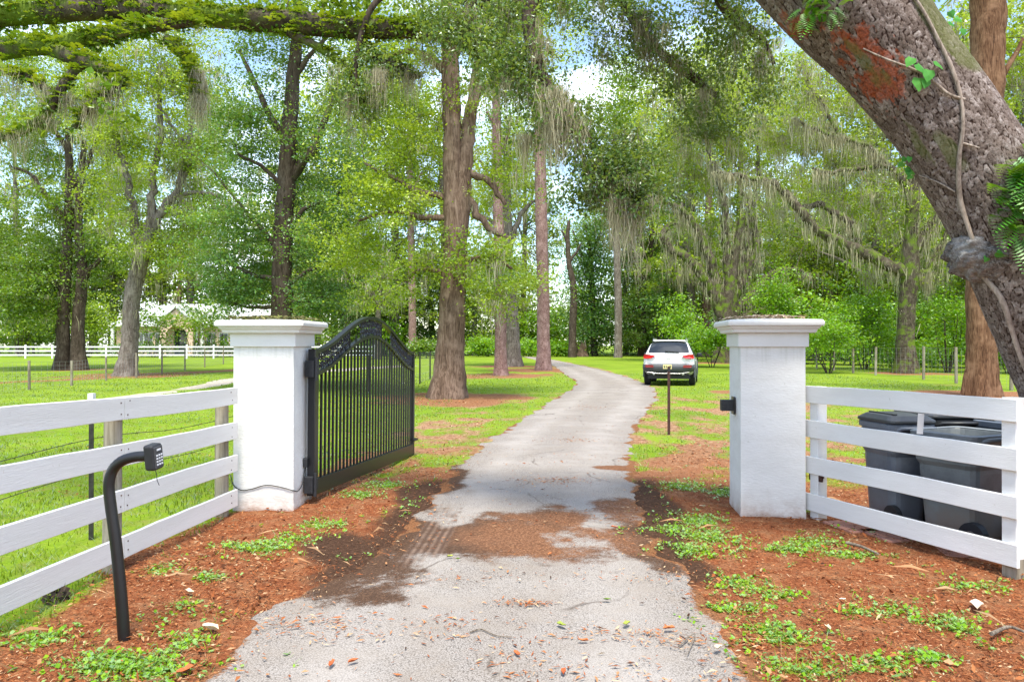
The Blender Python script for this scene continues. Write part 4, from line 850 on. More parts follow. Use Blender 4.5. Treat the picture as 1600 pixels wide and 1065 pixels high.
tree('oak_tree', 'dark slim trunk among the shrubs at the right picture edge', 'tree', G(1592, 585), 38,
     [[(1592, 587, 9), (1593, 500, 8), (1590, 420, 7), (1585, 330, 5), (1580, 240, 4)]], [[(1590, 420, 4), (1560, 370, 3), (1545, 330, 2)], [(1588, 380, 4), (1620, 320, 3)]],
     [(1570, 380, 50, 60, 2.5, 1, 36, .7), (1620, 320, 60, 80, 3, 1, 40, .7), (1490, 330, 40, 60, 2, 3, 22, .75), (1560, 480, 40, 30, 2, 2, 20, .7)], 'leaf_bright', 'bark_dark', per=42, moss=(70, 2.6, 26, .04, .3))
# tree on the left whose lower crown hides the far left corner, and small garden trees by the house
def bush(name, label, cat, px, py, Y, rx, ry, ncl, leaf, group=None, stems=5, per=55, size=None, trunk=.32, rcf=1.0):
    TREE_SEED[0] += 1; rr = np.random.default_rng(TREE_SEED[0]); gb = P(px, HY + F * EYE / Y, Y); gb[2] = 0
    t = thing(name, label, cat, tuple(gb), 0, group); c = P(px, py, Y); a, h = rx / F * Y, ry / F * Y; paths = []
    mbs = MB()
    for q in range(stems):
        an = rr.uniform(0, 6.28); e = c + np.array([math.cos(an) * a * .5, math.sin(an) * a * .5, rr.uniform(-.2, .4) * h])
        b0 = gb + np.array([math.cos(an), math.sin(an), 0]) * .07 * a; m_ = (b0 + e) / 2 + np.array([math.cos(an), math.sin(an), .3]) * .1 * a
        r0 = .018 + .010 * h; s = spline([(*b0, r0), (*m_, r0 * .7), (*e, r0 * .3)], 8); s[0, 2] = -.05; paths.append(s)
        obj('stem', MB().tube(s[:, :3], np.maximum(s[:, 3], .006), 6), M['bark_dark'], t, smooth=True)
    mb = MB(); add_crown(mb, skel_points(paths), [(c, (a, a * .9, h), ncl, .55)], size or max(.07, .0031 * Y), per, max(.14, .0095 * Y), Y, rr, .2, .6, .45)
    obj('crown', mb, [M[leaf], M['twig']], t); return t
bush('ornamental_tree', 'small green garden tree before the pale house, right of the leaning oak', 'tree', 240, 507, 88, 30, 27, 34, 'leaf_mid', stems=6)
bush('ornamental_tree', 'small garden tree screening the right end of the pale house', 'tree', 335, 500, 88, 38, 34, 36, 'leaf_mid', stems=6)
bush('ornamental_tree', 'leafy garden tree before the arched entrance of the pale house', 'tree', 302, 500, 90, 24, 26, 18, 'leaf_bright', stems=6)
bush('ornamental_tree', 'small yellow green garden tree left of the leaning oak', 'tree', 140, 498, 86, 30, 34, 80, 'leaf_bright', stems=6)
bush('ornamental_tree', 'low yellow green tree at far left behind the rail fence', 'tree', 30, 490, 92, 40, 40, 90, 'leaf_bright', stems=6)
for q, (px, rx) in enumerate(((178, 10), (222, 12), (246, 10), (318, 12), (340, 10), (360, 9))):
    bush('clipped_shrub', 'low clipped shrub before the pale house, ' + ('at its left end', 'left of the arched entrance', 'under the garden tree', 'right of the arched entrance', 'below the right windows', 'furthest right')[q], 'shrub', px, 545, 92, rx, 8, 16, 'leaf_dark', 'clipped shrubs before the house', 3, 40)
SH = [(1350, 490, 47, 46, 58, 120, 'leaf_fresh', 'bright green rounded shrub behind the wire fence, right of the right pillar'), (1295, 525, 40, 44, 36, 80, 'leaf_fresh', 'lower bright shrub filling the gap beside the right pillar'),
      (1480, 505, 41, 42, 60, 90, 'leaf_fresh', 'bright shrub between the grey live oak and the brown trunk'), (1212, 468, 58, 38, 40, 80, 'leaf_fresh', 'rounded bright green treetop peeping over the right pillar'),
      (1400, 545, 46, 50, 28, 60, 'leaf_fresh', 'low leafy shrub at the foot of the grey live oak'), (1062, 505, 56, 26, 34, 60, 'leaf_fresh', 'upright bright shrub directly behind the car roof'),
      (1112, 527, 50, 34, 20, 70, 'leaf_fresh', 'bright vine covered hedge right of the car'), (1575, 540, 40, 34, 40, 60, 'leaf_fresh', 'leafy shrub at the right picture edge behind the brown trunk'),
      (1040, 470, 90, 40, 40, 70, 'leaf_cool', 'blue green young cedar behind the car'), (1085, 535, 52, 22, 18, 40, 'leaf_fresh', 'low vine tangle on the hedge next to the car mirror')]
for px, py, Y, rx, ry, ncl, lf, lb in SH: bush('shrub', lb, 'shrub', px, py, Y, rx, ry, ncl, lf, None, 6)
for q, px in enumerate((655, 667, 679)):
    bush('hedge', 'clipped green hedge block beyond the gate, ' + ('behind the thin far pine', 'middle of the three', 'touching the big oak')[q], 'hedge', px, 543, 82, 8, 8, 26, 'leaf_mid', 'hedge blocks beyond the gate', 3, 46)
for px, py, rx, ry, lb in ((822, 543, 22, 10, 'low bright bush at the wood edge left of the tall pine'), (872, 545, 16, 8, 'low bright bush right of the tall pine'), (760, 540, 20, 12, 'low green bush in the gap right of the big oak')):
    bush('shrub', lb, 'shrub', px, py, 92, rx, ry, 40, 'leaf_fresh', None, 4)

# ------------------------------------------------------------------ far woods: a few kinds of tree, each one an object of its own
KIN = []
def far_kind(name, label, leaf, bark, h, rw, blobs, tr, moss=False, per=46, size=.34):
    TREE_SEED[0] += 1; rr = np.random.default_rng(TREE_SEED[0]); t = thing(name, label, 'tree', (0, 0, 0), 0, 'trees of the far wood')
    s = spline([(0, 0, -.1, tr * 1.3), (rr.normal(0, .2), rr.normal(0, .2), h * .35, tr), (rr.normal(0, .5), rr.normal(0, .5), h * .92, tr * .3)], 14)
    obj('trunk', MB().tube(s[:, :3], s[:, 3], 9, lump=lambda u, th: 1 + .1 * np.sin(3 * th + u * 7)), M[bark], t, local=True, smooth=True)
    paths = [s]
    for q in range(6):
        z = h * rr.uniform(.3, .8); i = np.argmin(abs(s[:, 2] - z)); a = rr.uniform(0, 6.28); L_ = rw * rr.uniform(.5, .9)
        d = np.array([math.cos(a), math.sin(a), .5]) * L_; l_ = spline([(*s[i, :3], s[i, 3] * .6), (*(s[i, :3] + d * .5 + [0, 0, .3]), s[i, 3] * .4), (*(s[i, :3] + d), .03)], 8)
        paths.append(l_); obj('limb', MB().tube(l_[:, :3], l_[:, 3], 6), M[bark], t, local=True, smooth=True)
    mb = MB(); C = add_crown(mb, skel_points(paths, .6), [((x, y, z), rad, n, ti) for x, y, z, rad, n, ti in blobs], size, per, .75, 100, rr, .3, .6, .5, min_tw=.03)
    obj('crown', mb, [M[leaf], M['twig']], t, local=True)
    if moss:
        p = C[rr.integers(0, len(C), 90)]; V, Fq, ti = moss_geo(p, rr.uniform(1.2, 3.6, 90), 16, .11, .35, rr); obj('spanish_moss', MB().add(V, Fq, 0, ti), M['moss'], t, local=True, kind='stuff')
    KIN.append(t); return t
far_kind('broadleaf_tree', 'broad mid green tree standing in the far wood', 'leaf_far', 'bark_dark', 17, 6, [(0, 0, 12, (5, 5, 4.5), 60, .55), (2, 1, 7.5, (4, 4, 3.5), 40, .4), (-2, -1, 6, (4, 4, 3.2), 40, .35), (0, 0, 3, (3.6, 3.6, 2.4), 34, .45)], .35)
far_kind('broadleaf_tree', 'yellow green sunlit tree standing in the far wood', 'leaf_bright', 'bark_grey', 15, 5, [(0, 0, 10.5, (4.6, 4.6, 4), 55, .6), (1, 1, 6, (3.8, 3.8, 3), 36, .5), (-1, 0, 3, (3.4, 3.4, 2.4), 34, .45)], .28)
far_kind('cedar_tree', 'blue green dense cedar standing in the far wood', 'leaf_far', 'bark_dark', 13, 4, [(0, 0, 9, (2.6, 2.6, 4), 44, .5), (0, 0, 5, (3.4, 3.4, 3), 46, .4), (0, 0, 2.4, (3.4, 3.4, 2), 36, .4)], .25)
far_kind('mossy_oak_tree', 'grey mossy oak standing in the far wood', 'leaf_bright', 'bark_grey', 18, 7, [(0, 0, 13, (5.5, 5.5, 4), 52, .6), (3, 0, 9, (4, 4, 3), 26, .5), (-3, 1, 8, (4, 4, 3), 26, .5)], .45, True)
far_kind('pine_tree', 'tall bare stemmed pine standing in the far wood', 'leaf_cool', 'bark_pine', 22, 4, [(0, 0, 19, (3.4, 3.4, 3.4), 40, .5), (0, 0, 15, (3, 3, 2), 14, .5)], .26)
far_kind('undergrowth_tree', 'low bushy young tree at the edge of the far wood', 'leaf_fresh', 'bark_dark', 6, 3, [(0, 0, 3.6, (3, 3, 2.4), 42, .5), (0, 0, 1.6, (3.2, 3.2, 1.5), 34, .45)], .12)
far_kind('broadleaf_tree', 'tall airy broadleaf in the far wood', 'leaf_pale', 'bark_grey', 33, 9, [(0, 0, 29, (6.5, 6.5, 5.5), 120, .6), (3, 2, 22.5, (6.5, 6.5, 5), 110, .55), (-3.5, -1, 17, (6.5, 6.5, 4.5), 100, .5), (2, 0, 11, (6, 6, 4), 80, .5), (-1, 1, 6, (5, 5, 3), 40, .45)], .42, True, 26, .38)
rr = np.random.default_rng(5); used = [False] * len(KIN)
LAND = [(-400, 'beyond the left picture edge'), (20, 'behind the rail fence at far left'), (75, 'left of the twin trunked oak'), (140, 'between the twin trunked and the leaning oak'), (200, 'behind the leaning grey oak'), (250, 'over the left end of the house roof'), (300, 'above the arched house entrance'), (350, 'over the right end of the house roof'),
        (400, 'left of the trunk over the left pillar'), (470, 'right of the trunk over the left pillar'), (520, 'over the hinge side of the gate'), (560, 'above the crown of the gate'), (600, 'right of the utility pole'), (645, 'at the thin pine beyond the gate'), (700, 'behind the big oak'), (750, 'between the big oak and the slim pine'), (800, 'behind the forked grey oak'), (850, 'behind the tall pine at the bend'),
        (880, 'left of the crooked thin trunk'), (920, 'over the broken stump'), (965, 'behind the pale pine in the clearing'), (1010, 'at the paired trunks left of the car'), (1060, 'above the parked car'), (1100, 'by the pale pink pine'), (1140, 'behind the spreading live oak'), (1200, 'over the right pillar cap'), (1260, 'just right of the right pillar'), (1330, 'under the long mossy limb'), (1415, 'behind the grey live oak'), (1480, 'left of the brown furrowed trunk'), (1560, 'behind the brown furrowed trunk'), (1620, 'at the right picture edge')]
ADJ = ['mid green broadleaf', 'yellow green broadleaf', 'blue green cedar', 'mossy grey oak', 'tall bare stemmed pine', 'low bushy young tree', 'tall airy broadleaf']; seen_l = {}
def put_far(k, x, y, s=1.0):
    o = KIN[k] if not used[k] else copy_tree(KIN[k]); used[k] = True
    o.location = (x, y, 0); o.rotation_euler = (0, 0, rr.uniform(0, 6.28)); o.scale = (s * rr.uniform(.9, 1.1), s * rr.uniform(.9, 1.1), s * rr.uniform(.9, 1.12))
    px = CX + x / y * F; lb = ADJ[k] + ' in the far wood, ' + min(LAND, key=lambda l: abs(l[0] - px))[1]
    n = seen_l.get(lb, 0); seen_l[lb] = n + 1
    o['label'] = lb if n == 0 else lb.replace('in the far wood', ('deeper in the wood', 'half hidden in the wood', 'deepest in the wood')[min(n, 3) - 1])
x = -.74 * 112
while x < .74 * 112:
    px = CX + x / 112 * F; yy_ = 112 + rr.normal(0, 3) + (12 if px < 470 else 0)
    k = int(rr.choice([0, 1, 2, 3, 4, 5], p=[.32, .24, .14, .18, .06, .06])); s_ = 1.0
    if 860 < px < 950: s_ = .55; k = int(rr.choice([1, 2, 0]))
    put_far(k, x, yy_, s_ * rr.uniform(.95, 1.25) * (1.25 if px > 960 or px < 560 else 1)); x += 5.2 * rr.uniform(.8, 1.25)
mb = MB(); n = 5200; cx0 = rr.uniform(-110, 112, n); cy0 = rr.uniform(124, 150, n); ch = (9 + 11 * fbm(cx0 * .09, cy0 * .02, 55)) * np.where((CX + cx0 / cy0 * F > 865) & (CX + cx0 / cy0 * F < 940), .5, 1); cz0 = ch * rr.uniform(0, 1, n) ** .8
idx = np.repeat(np.arange(n), 9); p_ = np.stack([cx0, cy0, cz0], 1)[idx] + rr.normal(0, .8, (len(idx), 3)); V, Fq = leaves_geo(p_, .55, .6, rr, .3, .45)
mb.add(V, Fq, 0, np.clip((fbm(cx0 * .25, cz0 * .25, 56) * 1.5 - .15)[idx] + rr.normal(0, .15, len(idx)), 0, 1)); tag(obj('distant_wood', mb, M['leaf_far']), 'continuous distant wood closing the view behind all the trees', 'wood', kind='stuff')
# nearer edge of the wood on the right and along the left field
for px, Y, k, s in ((1010, 96, 2, .9), (1050, 100, 0, 1.0), (1080, 88, 3, 1.0), (1180, 84, 0, .9), (1230, 78, 3, 1.0), (1270, 70, 1, .9), (1310, 74, 0, 1.0), (1360, 66, 3, .9), (1400, 70, 1, 1.0), (1470, 64, 0, .9), (1530, 60, 3, .9), (1590, 56, 1, .9), (1640, 52, 0, .9), (1250, 60, 5, .9), (1330, 56, 5, .8), (1440, 52, 5, .8), (1520, 48, 5, .8),
                    (1180, 72, 5, 1.), (600, 104, 0, .9), (560, 98, 2, 1.0), (700, 104, 2, 1.0), (740, 100, 1, .8), (780, 106, 3, .8), (600, 96, 5, .8), (500, 100, 1, .9), (-20, 100, 0, 1.), (40, 108, 2, 1.), (90, 104, 0, .9), (-80, 96, 1, 1.), (590, 76, 3, .62), (835, 104, 5, 1.2), (870, 108, 5, 1.1), (1000, 104, 5, 1.2)):
    put_far(k, (px - CX) / F * Y, Y, s)

for px, Y, sc2 in ((30, 118, 1.2), (175, 124, 1.2), (545, 98, 1.1), (690, 98, 1.1), (1075, 98, 1.1), (1150, 94, 1.1), (1300, 84, 1.0), (1450, 78, .95), (300, 122, 1.3), (470, 118, 1.3), (615, 100, 1.15), (815, 112, 1.0), (1005, 108, 1.1), (1370, 78, 1.0), (1520, 72, .95), (1600, 68, .95), (1680, 72, 1.0)):
    put_far(6, (px - CX) / F * Y, Y, sc2 * .97)

# ------------------------------------------------------------------ great foreground live oak on the right
def vor(u, v, seed):
    """jittered-grid Voronoi: distance to the nearest cell border and a per-cell number"""
    iu = np.floor(u).astype(int); iv = np.floor(v).astype(int); f1 = np.full(u.shape, 9.); f2 = f1.copy(); cid = np.zeros(u.shape)
    for du in (-1, 0, 1):
        for dv in (-1, 0, 1):
            a = iu + du; b = iv + dv; d = np.hypot(a + .04 + .92 * hash2(a, b, seed) - u, (b + .04 + .92 * hash2(a, b, seed + 5) - v) * .85); h = hash2(a, b, seed + 9)
            near = d < f1; f2 = np.where(near, f1, np.minimum(f2, d)); cid = np.where(near, h, cid); f1 = np.where(near, d, f1)
    return f2 - f1, cid
OB = np.array([3.86, 5.15, 0])
oak = thing('live_oak_tree', 'huge leaning foreground live oak with plated bark, ferns and a burl', 'tree', tuple(OB))
cpts = [(1762, 925, 140, -.05), (1756, 840, 128, 0), (1748, 740, 118, 0), (1728, 620, 112, 0), (1690, 530, 108, 0), (1626, 420, 95, 0), (1556, 310, 80, .02), (1480, 195, 76, .05), (1398, 88, 80, .1), (1308, -20, 94, .15), (1225, -110, 92, .25), (1130, -200, 80, .4)]
cs = spline(np.array([[*P(a, b, 5.1 + d), r / F * (5.1 + d)] for a, b, r, d in cpts]), 450)
nS, nA = len(cs), 290
sl = np.concatenate([[0], np.cumsum(np.linalg.norm(np.diff(cs[:, :3], axis=0), axis=1))])
Vt, Fq = tube_geo(cs[:, :3], cs[:, 3], nA); Vt = Vt.reshape(nS, nA, 3)
nor = Vt - cs[:, None, :3]; nor /= np.linalg.norm(nor, axis=2)[..., None]
th = np.arange(nA) / nA * 2 * math.pi; S = np.repeat(sl[:, None], nA, 1); A = np.repeat((np.arange(nA) / nA)[None], nS, 0); circ = 2.3
cu = np.cos(A * 2 * math.pi); su = np.sin(A * 2 * math.pi)
big = fbm(cu * 1.3 + 5, su * 1.3 + S * .9, 70) + fbm(S * 2, cu + su * 2 + 7, 71) - 1.0
wob = (fbm(cu * 5 + 3, S * 5 + su * 3, 73) - .5) * 1.3
KA = 60.0                                             # plates round the trunk; wraps exactly
uu = A * KA; vv = S * 18.5 + wob
uu = uu + (fbm(S * 6, cu * 4 + su * 4 + 4, 75) - .5) * 1.6 * np.sin(A * math.pi) ** .4
edge_, cid = vor(uu, vv, 80); e2, c2 = vor(uu * 2.7, vv * 2.3, 90)
plate = sstep(.0, .17, edge_) * (.84 + .12 * cid) + .16 * sstep(.0, .16, e2) * sstep(.0, .17, edge_) + (fbm(uu * 2.3, vv * 2.3, 95, 4) - .5) * .6
disp = .0070 * (plate - .5) + .07 * big * cs[:, 3][:, None]
burl_c = P(1502, 402, 4.86); bd = np.linalg.norm(Vt - burl_c, axis=2)
bamt = sstep(.34, .06, bd)
burlw = fbm(Vt[..., 0] * 26, Vt[..., 2] * 26 + Vt[..., 1] * 13, 97, 4)
disp = disp * (1 - .8 * bamt) + bamt * (.085 + .07 * (burlw - .5)) 
flare = np.exp(-S / .4) * .05 * (1 + np.sin(5 * A * 2 * math.pi)); disp = disp + flare
Vt = Vt + nor * disp[..., None]
mb = MB().add(Vt.reshape(-1, 3) , Fq)
# red patch where the bark has come away, rusty margin
px_ = CX + Vt[..., 0] / Vt[..., 1] * F; pz_ = HY - (Vt[..., 2] - EYE) / Vt[..., 1] * F
rd = np.minimum(np.hypot((px_ - 1372) / 42, (pz_ - 125) / 48), np.hypot((px_ - 1340) / 40, (pz_ - 70) / 34)); rd = np.minimum(rd, np.hypot((px_ - 1252) / 32, (pz_ - 40) / 22)); rd = np.minimum(rd, np.hypot((px_ - 1378) / 26, (pz_ - 150) / 22))
red = sstep(1.2, .35, rd * .86 + (fbm(uu * .35, vv * .3, 99) - .5) * 1.5 + (fbm(uu * 1.6, vv * 1.2, 98) - .5) * 1.6) * (nor[..., 1] < .3) * .85
green = sstep(.55, .8, fbm(S * 1.5 + 3, cu * 1.5 + su, 101) + .25 * sstep(0, .6, nor[..., 2] + nor[..., 0] * .5) - .05)
k = NT('alligator_oak_bark'); vec = k.co(); s1 = k.n('ShaderNodeSeparateColor', {'Color': k.attr('bark', 'Color')}); s2 = k.n('ShaderNodeSeparateColor', {'Color': k.attr('stain', 'Color')})
fine = k.noise(60, 7, .7, vec); med = k.noise(7, 6, .65, vec)
lich = k.ramp(k.math('ADD', k.math('MULTIPLY', fine, .6), k.math('MULTIPLY', s1.outputs[1], .16)), [(.28, (.085, .062, .050)), (.40, (.18, .142, .122)), (.52, (.34, .295, .27)), (.62, (.54, .51, .485))])
lich = k.mix(k.ramp(med, [(.52, 0.), (.70, .5)]), lich, (.16, .115, .09))
c = k.mix(k.ramp(s1.outputs[0], [(.22, 0.), (.66, 1.)]), k.mix(fine, (.018, .011, .008), (.05, .028, .02)), lich)
c = k.mix(k.ramp(k.math('ADD', s2.outputs[0], k.math('SUBTRACT', fine, .5)), [(.40, 0.), (.85, .8)]), c, k.ramp(fine, [(.35, (.14, .03, .012)), (.6, (.34, .075, .025))]))
c = k.mix(k.math('MULTIPLY', k.ramp(k.math('ADD', s2.outputs[1], k.math('SUBTRACT', med, .5)), [(.5, 0.), (.8, 1.)]), .6), c, (.10, .12, .03))
c = k.mix(s2.outputs[2], c, k.ramp(k.noise(45, 7, .75, vec), [(.35, (.045, .04, .038)), (.62, (.28, .26, .26))]))
M['oak_bark'] = k.bsdf(c, .92, k.math('ADD', fine, k.math('MULTIPLY', med, .5)), .012, .9, 0, .15)
mb.V = [v - OB for v in mb.V]; me = mb.mesh('trunk', [M['oak_bark']], True); point_mask(me, 'bark', np.clip(plate, 0, 1), cid); point_mask(me, 'stain', red, green, bamt * sstep(.3, .5, bamt))
tr_o = obj('trunk', me, parent=oak)
# burl: a knob of folded bark low on the leaning side
th_, ph_ = np.meshgrid(np.linspace(0, 2 * math.pi, 97)[:-1], np.linspace(.02, math.pi - .02, 60), indexing='ij')
dx, dy, dz = np.sin(ph_) * np.cos(th_), np.sin(ph_) * np.sin(th_), np.cos(ph_)
rb = 1 + .35 * (fbm(dx * 3 + 5, dz * 3 + dy * 3, 111) - .5) + .20 * (fbm(dx * 9 + 5, dz * 9 + dy * 8, 117) - .5) + .12 * (1 - np.abs(2 * fbm(dx * 7 + dy * 4, dz * 8, 113) - 1)) * .8
bc = P(1541, 400, 5.10); Vb = np.stack([bc[0] + dx * rb * .235, bc[1] + dy * rb * .225, bc[2] + dz * rb * .165 - dx * .03], -1)
i, j = np.meshgrid(np.arange(96), np.arange(59), indexing='ij'); i = i.ravel(); j = j.ravel(); i2 = (i + 1) % 96
M['burl'] = bark_mat('grey_burl_bark', (.04, .034, .031), (.15, .135, .128), (.36, .345, .335), 4.0, 1, 0, .03)
obj('burl', MB().add(Vb.reshape(-1, 3), np.stack([i * 60 + j, i * 60 + j + 1, i2 * 60 + j + 1, i2 * 60 + j], 1)), M['burl'], oak, smooth=True)

def fern_sprays(mb, base_pts, rr, ln=.16, n=1, up=.2):
    """resurrection fern: short arching stalks carrying paired leaflets"""
    for b in base_pts:
        a = rr.uniform(0, 6.28); d = np.array([math.cos(a), math.sin(a), rr.uniform(-.2, .9) + up]); d /= np.linalg.norm(d); L_ = ln * rr.uniform(.5, 1.2)
        side = np.cross(d, [0, 0, 1]); side /= np.linalg.norm(side) + 1e-9; k = 4; ti = rr.uniform(0, 1)
        for q in range(k):
            t = (q + .6) / k; c = b + d * L_ * t + np.array([0, 0, -.5 * L_ * t * t]); w_ = L_ * .46 * (1 - t * .7)
            for s_ in (-1, 1):
                e = c + side * s_ * w_ + d * w_ * .35 + np.array([0, 0, -.15 * w_]); m = (c + e) / 2; h = d * w_ * .34
                mb.add([c, m + h, e, m - h], [[0, 1, 2, 3]], 0, ti)
def limb_m(name, pts, mat, parent, n=12, smp=40, lump=.08, wob=.03, rr=rng):
    s = spline(np.array([[*P(a, b, y), r / F * y] for a, b, r, y in pts]), smp); s[1:-1, :3] += rr.normal(0, wob, (smp - 2, 3)) * s[1:-1, 3:4]
    ph = rr.uniform(0, 6.28)
    obj(name, MB().tube(s[:, :3], np.maximum(s[:, 3], .004), n, 0, True, None, lambda u, t_: 1 + lump * (np.sin(3 * t_ + u * 9 + ph) + .6 * np.sin(5 * t_ - u * 17))), mat, parent, smooth=True); return s
# limbs that carry the sprays hanging over the drive
OL = [[(1300, -20, 60, 5.3), (1180, -110, 46, 5.6), (1020, -150, 34, 6.0), (880, -110, 24, 6.3), (800, -50, 15, 6.4), (740, 10, 10, 6.5), (700, 40, 6, 6.5), (660, 60, 4, 6.5)],
      [(860, -105, 16, 6.3), (830, 0, 12, 6.2), (830, 60, 10, 6.1), (850, 120, 8, 6.1), (890, 180, 7, 6.0), (930, 230, 6, 6.0), (965, 280, 7, 5.95), (990, 320, 4, 5.9)],
      [(1000, -148, 14, 6.0), (960, -40, 9, 6.3), (985, 20, 8, 6.5), (1020, 70, 7, 6.6), (1070, 110, 7, 6.7), (1120, 150, 4, 6.8)],
      [(745, 5, 9, 6.5), (660, -20, 6, 6.7), (590, 0, 5, 6.8), (560, 70, 4, 6.8), (555, 140, 2.5, 6.8)],
      [(1150, -120, 14, 5.6), (1120, -20, 8, 6.2), (1150, 30, 9, 6.4), (1190, 60, 6, 6.5), (1210, 100, 3, 6.5)]]
op = [limb_m('limb', l_, M['bark_dark'], oak, rr=np.random.default_rng(300 + q)) for q, l_ in enumerate(OL)]
rr = np.random.default_rng(310); sk = skel_points(op, .12); mb = MB()
def B_(px, py, rx, ry, Y, dz, n, t): return (P(px, py, Y), (rx / F * Y, dz, ry / F * Y), n, t)
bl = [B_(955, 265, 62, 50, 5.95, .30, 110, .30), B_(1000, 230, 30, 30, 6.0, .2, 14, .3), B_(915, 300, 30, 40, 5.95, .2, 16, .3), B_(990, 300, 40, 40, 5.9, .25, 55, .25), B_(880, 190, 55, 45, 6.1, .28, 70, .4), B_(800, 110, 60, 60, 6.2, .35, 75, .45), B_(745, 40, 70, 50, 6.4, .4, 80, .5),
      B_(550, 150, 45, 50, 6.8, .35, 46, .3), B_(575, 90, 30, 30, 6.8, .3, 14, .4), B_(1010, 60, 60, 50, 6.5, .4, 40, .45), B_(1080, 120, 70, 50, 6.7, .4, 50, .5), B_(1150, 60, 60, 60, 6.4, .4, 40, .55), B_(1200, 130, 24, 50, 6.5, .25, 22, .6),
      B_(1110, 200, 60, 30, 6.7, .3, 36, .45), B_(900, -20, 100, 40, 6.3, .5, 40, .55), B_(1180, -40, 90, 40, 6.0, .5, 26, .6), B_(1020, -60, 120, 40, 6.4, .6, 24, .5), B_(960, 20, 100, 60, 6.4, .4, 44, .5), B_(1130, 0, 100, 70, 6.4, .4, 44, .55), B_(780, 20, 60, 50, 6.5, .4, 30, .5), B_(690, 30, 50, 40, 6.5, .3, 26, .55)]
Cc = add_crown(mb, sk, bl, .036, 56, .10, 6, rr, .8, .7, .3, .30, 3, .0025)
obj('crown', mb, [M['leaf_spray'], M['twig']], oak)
mp_ = [(868, 140, 6.0, .62, .075, 60), (880, 160, 6.0, .55, .06, 50), (862, 165, 6.0, .66, .05, 44), (905, 190, 6.0, .45, .06, 26), (845, 60, 6.2, .4, .06, 26), (735, 20, 6.5, .36, .05, 34), (1005, 20, 6.5, .45, .05, 44), (1015, 60, 6.6, .36, .045, 30),
       (958, 290, 5.95, .62, .03, 34), (970, 310, 5.9, .5, .045, 30), (990, 320, 5.9, .7, .03, 20), (930, 250, 6.0, .42, .06, 26), (1060, 90, 6.7, .3, .06, 20), (1100, 140, 6.7, .3, .06, 20), (590, 110, 6.8, .4, .05, 30), (545, 150, 6.8, .3, .05, 20), (820, 210, 6.2, .42, .06, 22), (1190, 80, 6.5, .4, .05, 22)]
mb = MB()
for px, py, Y, ln, sp, n in mp_:
    V, Fq, ti = moss_geo(P(px, py, Y - .12)[None], ln, n * 9, .0048, sp * .8, rr, 4); mb.add(V, Fq, 0, ti)
p = Cc[rr.integers(0, len(Cc), 150)]; V, Fq, ti = moss_geo(p, rr.uniform(.12, .4, 150), 40, .0045, .035, rr, 3); mb.add(V, Fq, 0, ti)
obj('spanish_moss', mb, M['moss'], oak, kind='stuff')

# climbing vine on the trunk, its leaves, and the fern clumps rooted in the bark
M['vine'] = bark_mat('grey_vine_bark', (.10, .075, .055), (.26, .21, .17), (.38, .33, .28), 3, .3, 0, .006)
def surf(px, py, lift=.02):
    """a point on the camera side of the oak's trunk, seen from the column/row of the photo it was measured at"""
    d = (px_ - px) ** 2 + (pz_ - py) ** 2 + np.where(nor[..., 1] > .1, 1e6, 0); q = np.unravel_index(d.argmin(), d.shape); return Vt[q] + nor[q] * lift
def vine(pts, r0, r1):
    p = np.array([surf(a, b, .015) for a, b in pts]); s = spline(p, 60)
    obj('vine_stem', MB().tube(s, np.linspace(r0, r1, 60), 8, lump=lambda u, t_: 1 + .12 * np.sin(2 * t_ + u * 23)), M['vine'], oak, smooth=True)
vine([(1640, 640), (1600, 560), (1568, 470), (1540, 430), (1522, 375), (1502, 310), (1500, 250), (1503, 200), (1500, 155), (1488, 112), (1466, 66), (1440, 20), (1415, -20)], .019, .010)
vine([(1506, 157), (1480, 145), (1450, 120), (1420, 105), (1380, 90), (1350, 75)], .010, .005); vine([(1495, 300), (1470, 285), (1440, 272)], .006, .004); vine([(1505, 222), (1530, 232)], .008, .004)
M['vine_leaf'] = leaf_mat('vine_leaf', (.03, .16, .03), (.05, .24, .05), (.10, .32, .06), .35)
def heart(c, d, s_, nrm, size, tint):
    o = []
    for x, y in ((0, 0), (.35, -.12), (.5, .25), (.3, .65), (0, 1.05), (-.3, .65), (-.5, .25), (-.35, -.12)): o.append(c + (s_ * x + d * y + nrm * (.10 - .5 * x * x - .15 * y * y)) * size)
    o.append(c + (d * .45 + nrm * .1) * size); return MB().add(np.array(o), [[q, (q + 1) % 8, 8] for q in range(8)], 0, tint)
rr = np.random.default_rng(320)
for px, py, sz in ((1432, 105, .085), (1450, 112, .08), (1436, 125, .085), (1458, 100, .07), (1425, 95, .07), (1448, 128, .06), (1420, 250, .05), (1428, 260, .045), (1412, 270, .05), (1424, 242, .04), (1415, 282, .04), (1430, 240, .04), (1468, 52, .05), (1480, 62, .05), (1475, 42, .045), (1490, 30, .05), (1500, 48, .045), (1484, 18, .05), (1548, 398, .045), (1560, 390, .05), (1420, 262, .05)):
    c = surf(px, py, .045); a = rr.uniform(-2.6, -.5); d = np.array([math.cos(a), -.25, math.sin(a)]); d /= np.linalg.norm(d); nn_ = np.array([rr.normal(0, .35), -1, .35 + rr.normal(0, .3)]); s_ = np.cross(d, nn_); s_ /= np.linalg.norm(s_); nn_ = np.cross(s_, d)
    if nn_[1] > 0: nn_ = -nn_
    obj('leaf', heart(c, d, s_, nn_, sz, rr.uniform(.2, 1)), M['vine_leaf'], oak)
